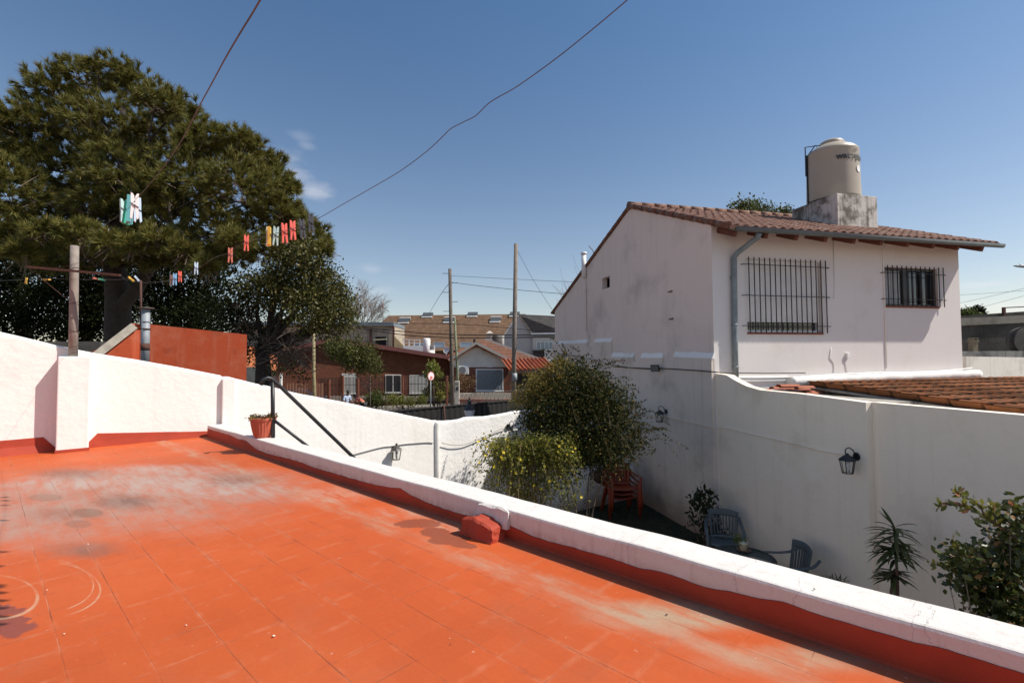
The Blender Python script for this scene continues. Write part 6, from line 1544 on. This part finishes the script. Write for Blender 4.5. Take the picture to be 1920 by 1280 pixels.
# low shrubs along the street
def shrub(name, label, D, lobes, nclump, per, spread, size, mat, seed, group=None, asp=.5, dspread=.3, stems=6, inner=.3, upb=.3, six=False):
    L = lob(lobes, D, seed, dspread=dspread); rg = np.random.default_rng(seed); b = Vector((np.mean([l[0] for l in L]), np.mean([l[1] for l in L]), 0))
    t = thing(name, label, 'shrub', b, group); P, N = clumped(L, nclump, per, spread, rg, inner, upb); P[:,2] = np.maximum(P[:,2], .03); leaf_mesh('foliage', P, N, size, mat, t, asp, rg, six=six)
    g = MB(); 
    for i in range(min(stems, len(L))): l = L[i]; limb(g, b + Vector((random.uniform(-.1,.1), random.uniform(-.1,.1), 0)), (l[0],l[1],l[2]), .02*D/10, .006*D/10, i+seed, .1)
    g.build('stems', twig_m, t); return t
grn = leafmat('street_shrub_leaf', (.045,.07,.018), (.12,.14,.04), .25)
shrub('street_shrub', 'rounded green shrub beside the two people at the street fence', 30.5, [(703,745,13),(712,750,11),(696,753,10)], 160, 14, .12, .11, grn, 81)
shrub('street_shrub', 'low leafy bush along the fence foot left of the traffic sign', 30.5, [(735,750,8),(750,752,7),(770,752,7),(790,751,6)], 160, 14, .12, .10, leafmat('lime_leaf', (.12,.14,.03), (.20,.20,.05), .3), 82)
shrub('street_shrub', 'dry reddish shrub under the air conditioner of the gabled house', 36.5, [(865,712,11),(880,718,10),(858,722,9),(874,730,8)], 130, 12, .14, .12, leafmat('dry_red_leaf', (.14,.085,.04), (.22,.12,.06), .2), 83)
shrub('street_shrub', 'yellow green hedge behind the fence between the sign and the poles', 31.5, [(822,725,6),(835,725,6),(800,735,7),(826,742,7)], 110, 12, .12, .11, leafmat('yellow_leaf', (.16,.15,.03), (.24,.22,.05), .3), 84)
# bare trees
def bare(name, label, D, root, tips, r, seed, depth=4, sp=.42, n=3):
    b = at(*root, D); b0_ = Vector((b.x,b.y,0)); t = thing(name, label, 'bare tree', b0_); g = MB(); g.tube([b0_, b], [r*1.3, r], 7); rg = random.Random(seed)
    for q in tips: e = at(*q, D+rg.uniform(-1,1)); d = e-b; twigs(g, b, d.normalized(), d.length*.55, r*.5, depth, rg, sp, n, 3)
    g.build('branches', plain('bare_branch', (.24,.185,.155), .95, .2, 3), t)
bare('bare_tree', 'bare winter tree behind the flat roofed pale brick building', 58, (668,640), [(650,566),(672,552),(690,560),(704,572),(712,588),(698,556),(660,556),(715,600),(655,585)], .13, 3, 4, .36, 4)
bare('bare_tree', 'bare twigs of a tree rising behind the low end of the white house', 26, (1105,660), [(1045,560),(1052,525),(1062,505),(1078,495),(1090,505),(1058,545)], .045, 9, 2, .26, 3)
g = MB(); g.tube([at(1103,512,24), at(1115,488,24), at(1112,470,24), at(1104,461,24)], .02, 5); tag(g.build('bare_shoot', twig_m), 'single curved bare shoot beside the white flue', 'shoot')
tree('leafy_tree', 'green treetop showing above the roof ridge left of the tank', 'tree', 30, [(1385,392,15),(1400,390,14),(1420,394,15),(1440,398,11),(1462,404,12),(1475,402,9),(1410,410,20)], 200, 16, .18, .17, leafmat('mid_leaf', (.06,.075,.02), (.13,.13,.04), .25), ((1420,700),(1420,440)), 6, None, 90, .6, 1.0)
tree('conifer', 'tiny dark layered conifer on the horizon right of the white house', 'tree', 150, [(1832,580,3),(1826,584,2.6),(1838,585,3),(1832,588,4),(1824,590,3),(1841,591,2.5)], 140, 10, .5, .8, dark_leaf, ((1832,668),(1832,580)), .6, None, 91, .5, .5, False)
tree('leafy_tree', 'far rounded green treetop just above the blackened wall', 'tree', 90, [(1812,592,5),(1800,592,6),(1822,593,4)], 120, 12, .5, .5, grn, ((1810,668),(1810,600)), 1, None, 92, .6, 1.0, False)

# garden bushes
big_leaf = leafmat('bush_leaf', (.016,.023,.007), (.058,.062,.017), .2, .6, (.20,.13,.04), .08)
bb = [(1060,828,36),(1112,838,34),(1155,842,30),(1008,796,32),(1056,724,44),(1096,738,52),(1138,750,44),(1040,772,54),(1100,800,64),(1150,800,42),(1186,826,26),(1012,745,30),(1080,846,40),(1126,846,36),(1108,706,24),(1070,694,24),(1000,790,20),(1182,790,14)]
bush = shrub('arching_bush', 'large dark arching bush in the back corner of the garden', 8.75, bb, 1750, 22, .095, .046, big_leaf, 101, None, .55, .45, 4, .1, .15)
rg = np.random.default_rng(33); yl = lob([(1010,720,26),(1035,700,24),(985,745,20),(1052,690,18),(965,755,12),(1000,760,16)], 8.5, 5, dspread=.25); P, N = clumped(yl, 170, 16, .05, rg, .2, .5); leaf_mesh('yellow_olive_foliage', P, N, .045, leafmat('yellow_olive_leaf', (.12,.115,.025), (.30,.20,.05), .3), bush, .45, rg)  # yellower leaves at the upper left of the bush
g = MB(); pts = []; nor = []; rg_ = random.Random(12)
for k in range(260):                               # long shoots with small leaves
    a = Vector(bb[0][:0] + (0,0,0)); l = lob([bb[rg_.randrange(len(bb))]], 8.75, k, dspread=.4)[0]; c = Vector(l[:3]); d = Vector((rg_.gauss(.35,.75), rg_.gauss(-.1,.6), rg_.gauss(.15,.6))).normalized(); Ls = rg_.uniform(.3,.85)
    pp2 = [c + d*Ls*.4*i + Vector((0,0,-.10*(i*.5)**2*Ls)) for i in range(6)]; pp2 = [c + d*(Ls*(.4+.16*i)) + Vector((0,0,-.05*i*i*.25*Ls)) for i in range(6)]
    g.tube(pp2, [.004-.0005*i for i in range(6)], 4, caps=False)
    for j in range(44): t_ = rg_.uniform(.2,5); i = int(t_); p = lerp(pp2[i], pp2[min(i+1,5)], t_-i); pts.append(p); nor.append(d*.5 + Vector((rg_.gauss(0,1),rg_.gauss(0,1),rg_.gauss(0,1)))*.7)
g.build('shoots', twig_m, bush)['kind'] = 'stuff'; leaf_mesh('shoot_leaves', np.array([tuple(p) for p in pts]), np.array([tuple(p) for p in nor]), .036, big_leaf, bush, .5, np.random.default_rng(5))
# winter jasmine: arching green canes, small leaves, yellow flowers
jb = at(985, 960, 8.15); jb.z = 0
jas = thing('jasmine_bush', 'mound of winter jasmine with small yellow flowers below the dark bush', 'shrub', jb)
g = MB(); rg_ = random.Random(77); lp = []; ln_ = []; fp = []
for k in range(150):
    ex = rg_.uniform(885,1092); e = at(ex, rg_.uniform(868,970) if k % 3 else rg_.uniform(845,890), 8.15+rg_.uniform(-.5,.35)); ctr = at(985+(ex-985)*rg_.uniform(.35,.75), rg_.uniform(826,858), 8.15+rg_.uniform(-.3,.3))
    root = jb + Vector((rg_.gauss(0,.12), rg_.gauss(0,.1), .2)); 
    pts_ = smooth([root, lerp(root, ctr, .6) + Vector((rg_.gauss(0,.05),0,0)), ctr, lerp(ctr, e, .55) + Vector((0,0,.16)), e], 4)
    g.tube(pts_, [.0055]*5+[.0035]*(len(pts_)-5), 4, caps=False)
    for j in range(150):
        t_ = rg_.uniform(.40,1)*(len(pts_)-1.01); i = int(t_); p = lerp(pts_[i], pts_[i+1], t_-i) + Vector((rg_.gauss(0,.06),rg_.gauss(0,.05),rg_.gauss(0,.06)))
        xr = (960+FPX*p.x/p.y - 900)/180
        if rg_.random() < .32 + .68*min(1,max(0,xr*1.3)): lp.append(tuple(p)); ln_.append((rg_.gauss(0,1), rg_.gauss(0,1), rg_.gauss(-.2,1)))
    for _ in range(1 + (k % 3 == 0)):
        t_ = rg_.uniform(.45,1)*(len(pts_)-1.01); i = int(t_); fp.append(lerp(pts_[i], pts_[i+1], t_-i) + Vector((rg_.gauss(0,.02), -.05, rg_.gauss(0,.02))))
g.build('canes', plain('jasmine_cane', (.27,.19,.09), .9, .35, 12), jas)['kind'] = 'stuff'
leaf_mesh('foliage', np.array(lp), np.array(ln_), .042, leafmat('jasmine_leaf', (.075,.09,.017), (.25,.235,.05), .3, .5, None, .12), jas, .62, np.random.default_rng(6))
g = MB()
for p in fp:
    d = Vector((rg_.gauss(.2,.5), -1, rg_.gauss(.5,.4))).normalized(); x_ = d.orthogonal().normalized(); y_ = d.cross(x_); r = rg_.uniform(.019,.028)
    for q in range(5):
        a = 2*math.pi*q/5; u = x_*math.cos(a)+y_*math.sin(a); v = x_*math.cos(a+.5)+y_*math.sin(a+.5); w = x_*math.cos(a-.5)+y_*math.sin(a-.5)
        g.add([p, p+w*r*.7+d*.004, p+u*r*1.15+d*.006, p+v*r*.7+d*.004], [(0,1,2,3)])
o = g.build('blossom', leafmat('yellow_petal', (.75,.55,.02), (.85,.68,.06), .25), jas); o['kind'] = 'stuff'
# leafy shrub behind the chair
shrub('corner_shrub', 'dark leafy shrub behind the left blue chair against the wall', 8.75, [(1322,936,18),(1308,958,16),(1332,975,20),(1356,946,9),(1342,1000,18),(1300,980,8),(1318,1010,14)], 70, 9, .05, .085, leafmat('glossy_dark_leaf', (.016,.024,.010), (.035,.045,.016), .15, .3), 111, None, .5, .15, 7, .2, .3, True)
# strap leaved plants
def strap(mb, p, d, L, w, droop, n=6, twist=0):
    d = Vector(d).normalized(); sx = d.cross(Vector((0,0,1))); sx = sx.normalized() if sx.length > .05 else Vector((1,0,0)); vs = []
    for i in range(n+1):
        t = i/n; c = p + d*L*t + Vector((0,0,-droop*L*t*t)); ww = w*(math.sin(math.pi*min(1,(t*.9+.12)))**.7)*(1 if t < .999 else .05)
        vs += [c - sx*ww, c + Vector((0,0,-ww*.35)), c + sx*ww]
    mb.add(vs, [(i*3+j, i*3+j+1, (i+1)*3+j+1, (i+1)*3+j) for i in range(n) for j in range(2)], 0, True)
drac_m = leafmat('dracaena_leaf', (.045,.065,.018), (.11,.11,.04), .2, .4)
dD = 5.45; db = at(1676, 1130, dD); db0 = Vector((db.x, db.y, 0)); dr = thing('dracaena', 'tall spiky dracaena against the shaded wall right of the pilaster', 'dracaena', db0)
g = MB(); s0_, s1_ = at(1682,1075,dD), at(1677,992,dD); g.tube([db0, at(1683,1100,dD), s0_, s1_], [.018,.016,.014,.012], 8); g.tube([db0 + Vector((-.05,0,0)), at(1671,1108,dD), at(1676,1072,dD+.03)], [.016,.015,.012], 8); g.build('stem', plain('dracaena_stem', (.11,.06,.045), .8), dr)
g = MB(); rg_ = random.Random(3)
for k in range(125):
    top = k < 84; t_ = rg_.random(); p = lerp(at(1681,1052,dD), at(1677,986,dD), t_) if top else lerp(at(1675,1086,dD+.03), at(1676,1068,dD+.03), t_)
    a = rg_.uniform(0,6.283); el = rg_.uniform(-.05,.5) + (.9*max(0,t_-.85)/.15 if top else 0) ; L = rg_.uniform(.22,.33)*(1 if top else .75)
    strap(g, p, (math.cos(a), math.sin(a)*.8, el), L, .019, rg_.uniform(.25,.75) if el < .8 else .12)
g.build('leaves', drac_m, dr)
sp = at(1562, 1100, 6.0); sp0 = Vector((sp.x, sp.y, 0)); f_ = thing('spiky_plant', 'low spiky plant just showing over the parapet right of the side-on chair', 'plant', sp0)
g = MB(); c = at(1560,1092,6.0)
for k in range(50): a = rg_.uniform(0,6.283); strap(g, c + Vector((rg_.gauss(0,.06),rg_.gauss(0,.05),0)), (math.cos(a), math.sin(a), rg_.uniform(.3,1.4)), rg_.uniform(.10,.2), .006, .35)
g.build('leaves', drac_m, f_); g = MB(); g.tube([sp0, c], .04, 8); g.build('stem', twig_m, f_)
# glossy shrub close on the right, with a drooping strap plant inside it
cam_leaf = leafmat('glossy_shrub_leaf', (.020,.032,.008), (.085,.10,.022), .2, .32, (.26,.14,.06), .4)
cb = [(1870,1062,50,.1),(1822,1062,36,.0),(1902,1000,40,.0),(1880,1112,52,0),(1836,1100,32,.1),(1930,1080,60,.2),(1912,962,24,-.1),(1800,1050,18,-.1),(1790,1088,14,0),(1900,1150,40,0),(1950,1020,60,.2),(1850,1140,26,0)]
cs = shrub('glossy_shrub', 'glossy leaved shrub with reddish young shoots at the right behind the parapet', 3.55, cb, 420, 12, .042, .050, cam_leaf, 121, None, .55, .1, 12, .1, .35, True)
g = MB(); pts = []; nor = []
for path in ([(1930,1030),(1895,1000),(1868,982),(1845,966),(1818,952),(1790,946),(1762,947)],[(1845,966),(1835,945),(1808,930),(1796,922)],[(1868,982),(1862,960),(1864,948)],[(1840,1085),(1812,1050),(1795,1030),(1782,1014)],[(1800,1064),(1775,1058),(1752,1058)],[(1920,980),(1912,958),(1900,940)]):
    pp2 = smooth([at(x, y, 3.5) for x, y in path], 5); g.tube(pp2, [lerp(.006,.0025,i/(len(pp2)-1)) for i in range(len(pp2))], 6)
    for j in range(len(pp2)*3):
        t_ = rg_.uniform(.15,1)*(len(pp2)-1.01); i = int(t_); d = (pp2[i+1]-pp2[i]).normalized(); pts.append(tuple(lerp(pp2[i],pp2[i+1],t_-i) + Vector((rg_.gauss(0,.008),rg_.gauss(0,.008),rg_.gauss(0,.008))))); nor.append(tuple(d*.7 + Vector((rg_.gauss(0,.7),rg_.gauss(0,.7),rg_.gauss(.25,.7)))))
g.build('branches', plain('reddish_branch', (.10,.055,.04), .8, .3, 20), cs)
leaf_mesh('young_leaves', np.array(pts), np.array(nor), .046, leafmat('young_shrub_leaf', (.09,.11,.02), (.26,.23,.05), .3, .3, (.36,.15,.08), .4), cs, .5, np.random.default_rng(4), six=True)
sp = at(1842, 1130, 3.9); sp0 = Vector((sp.x, sp.y, 0)); f_ = thing('strap_plant', 'drooping strap leaved plant rising inside the glossy shrub', 'plant', sp0)
g = MB(); c = at(1843,1036,3.9)
for k in range(46): a = rg_.uniform(0,6.283); strap(g, c, (math.cos(a), math.sin(a), rg_.uniform(.1,.9)), rg_.uniform(.14,.24), .006, rg_.uniform(.5,1.0))
g.build('leaves', leafmat('strap_leaf', (.03,.045,.015), (.09,.11,.04), .2, .3), f_); g = MB(); g.tube([sp0, c], .016, 8); g.build('stem', twig_m, f_)
# grass in the shaded lawn
rng = np.random.default_rng(2); n = 9000
Pg = np.stack([rng.uniform(-1.5,4.2,n), rng.uniform(7,12.8,n), np.full(n,.004)],1); ok = []
for p in Pg:
    v = Vector(p)-CC; ok.append(v.dot(UV_) < -.15 and (Vector((p[0],p[1],0))-W2).dot(Vector((d4.y,-d4.x,0))) > .1)
Pg = Pg[np.array(ok)]; Ng = rng.normal(size=Pg.shape)*.4 + [0,0,1]
gr = leaf_mesh('grass', Pg, Ng, .07, leafmat('lawn_blade', (.012,.02,.006), (.04,.055,.014), .2), None, .12, rng); gr['kind'] = 'stuff'; gr['label'] = 'short dark grass in the shaded garden'

# ================================================================== two people on the pavement
def figure(label, px, head_y, D, shirt, trousers, hair, lean, facing, skin=(.20,.11,.075)):
    """a standing person; lean tips the upper body forward; facing is the direction looked towards (radians from +X)"""
    h = at(px, head_y, D); g0 = Vector((h.x, h.y, .13)); t = thing('person', label, 'person', g0)
    t.rotation_euler = (0,0,facing)
    ht = 1.68; hip = Vector((0,0,.88)); up2 = Vector((math.sin(lean),0,math.cos(lean))); fw2 = Vector((math.cos(lean),0,-math.sin(lean)))
    chest = hip + up2*.36; neck = hip + up2*.53; head = neck + (up2*.7 + fw2*.25 + Vector((0,0,.35))).normalized()*.17
    V = []; Ed = []; Rd = []
    def node(p, r, par=None):
        V.append(Vector(p)); Rd.append(r); i = len(V)-1
        if par is not None: Ed.append((par, i))
        return i
    h0 = node(hip, .13); c = node(hip+up2*.2, .12, h0); ch = node(chest, .14, c); nk = node(neck, .06, ch); hd = node(head, .095, nk); node(head+up2*.10, .07, hd)
    arms = []
    for s in (-1,1):
        sh = node(chest + up2*.11 + Vector((0,s*.18,0)), .055, ch); el = chest + up2*-.10 + Vector((.06,s*.24,-.06)); e = node(el, .042, sh); w = el + Vector((.22,-s*.05,-.08)); wi = node(w, .03, e); pm = node(w+Vector((.07,0,-.02)), .034, wi); arms.append((sh,e,wi,pm))
        for k in range(4): f1 = node(w+Vector((.12,(k-1.5)*.018,-.03)), .010, pm); node(w+Vector((.155+.006*(k in (1,2)),(k-1.5)*.019,-.055)), .008, f1)
        th_ = node(w+Vector((.085,-s*.035,.0)), .011, pm); node(w+Vector((.115,-s*.05,-.01)), .009, th_)
        hpj = node(hip + Vector((0,s*.09,-.06)), .095, h0); kn = node(Vector((.03,s*.11,.47)), .065, hpj); an_ = node(Vector((-.01,s*.12,.07)), .042, kn); node(Vector((.14,s*.13,.035)), .035, an_)
    me = bpy.data.meshes.new('body'); me.from_pydata([tuple(v) for v in V], Ed, []); o = link('body', me, plain('skin_%d' % int(px), skin, .6, .08, 20), t, False)
    sk = o.modifiers.new('skin','SKIN'); 
    for i, sv in enumerate(me.skin_vertices[0].data): sv.radius = (Rd[i], Rd[i]); sv.use_root = (i == 0)
    o.modifiers.new('sub','SUBSURF').levels = 1
    def cloth(name, idx, grow, mat):
        mp = {v: k for k, v in enumerate(idx)}; m2 = bpy.data.meshes.new(name); m2.from_pydata([tuple(V[i]) for i in idx], [(mp[a], mp[b]) for a, b in Ed if a in mp and b in mp], [])
        c_ = link(name, m2, mat, t, False); c_.modifiers.new('skin','SKIN')
        for k, sv in enumerate(m2.skin_vertices[0].data): sv.radius = (Rd[idx[k]]+grow,)*2; sv.use_root = (k == 0)
        c_.modifiers.new('sub','SUBSURF').levels = 1
    cloth('shirt', [h0,c,ch]+[i for a in arms for i in a[:2]], .022, plain('shirt_%d' % int(px), shirt, .85, .2, 12))
    legs = [i for i in range(len(V)) if i >= 6 and abs(V[i].z) < .83 and Rd[i] >= .042 and V[i].z < hip.z-.03 and i not in [q for a in arms for q in a]]
    cloth('trousers', [h0]+legs, .02, plain('trousers_%d' % int(px), trousers, .85, .2, 12))
    g = MB(); g.ball(head+up2*.045-fw2*.02, (.108,.10,.11), 12); o = g.build('hair', plain('hair_dark', hair, .6, .2, 30), t, False)
    g = MB(); g.ball(head+fw2*.10+Vector((0,0,.0)), (.022,.016,.026), 6)
    for s in (-1,1): g.ball(head+Vector((0,s*.095,0)), (.02,.012,.03), 6)
    g.build('face_features', plain('skin_%d' % int(px), skin, .6, .08, 20), t, False); return t
figure('person with dark hair in a pale blue and white top standing on the pavement', 648, 733, 27.5, (.42,.50,.66), (.03,.03,.04), (.012,.010,.010), .30, R(-35))
figure('person in an orange red top bending forward near the street fence', 682, 741, 28.2, (.55,.17,.11), (.03,.03,.035), (.02,.014,.012), 1.05, R(160))
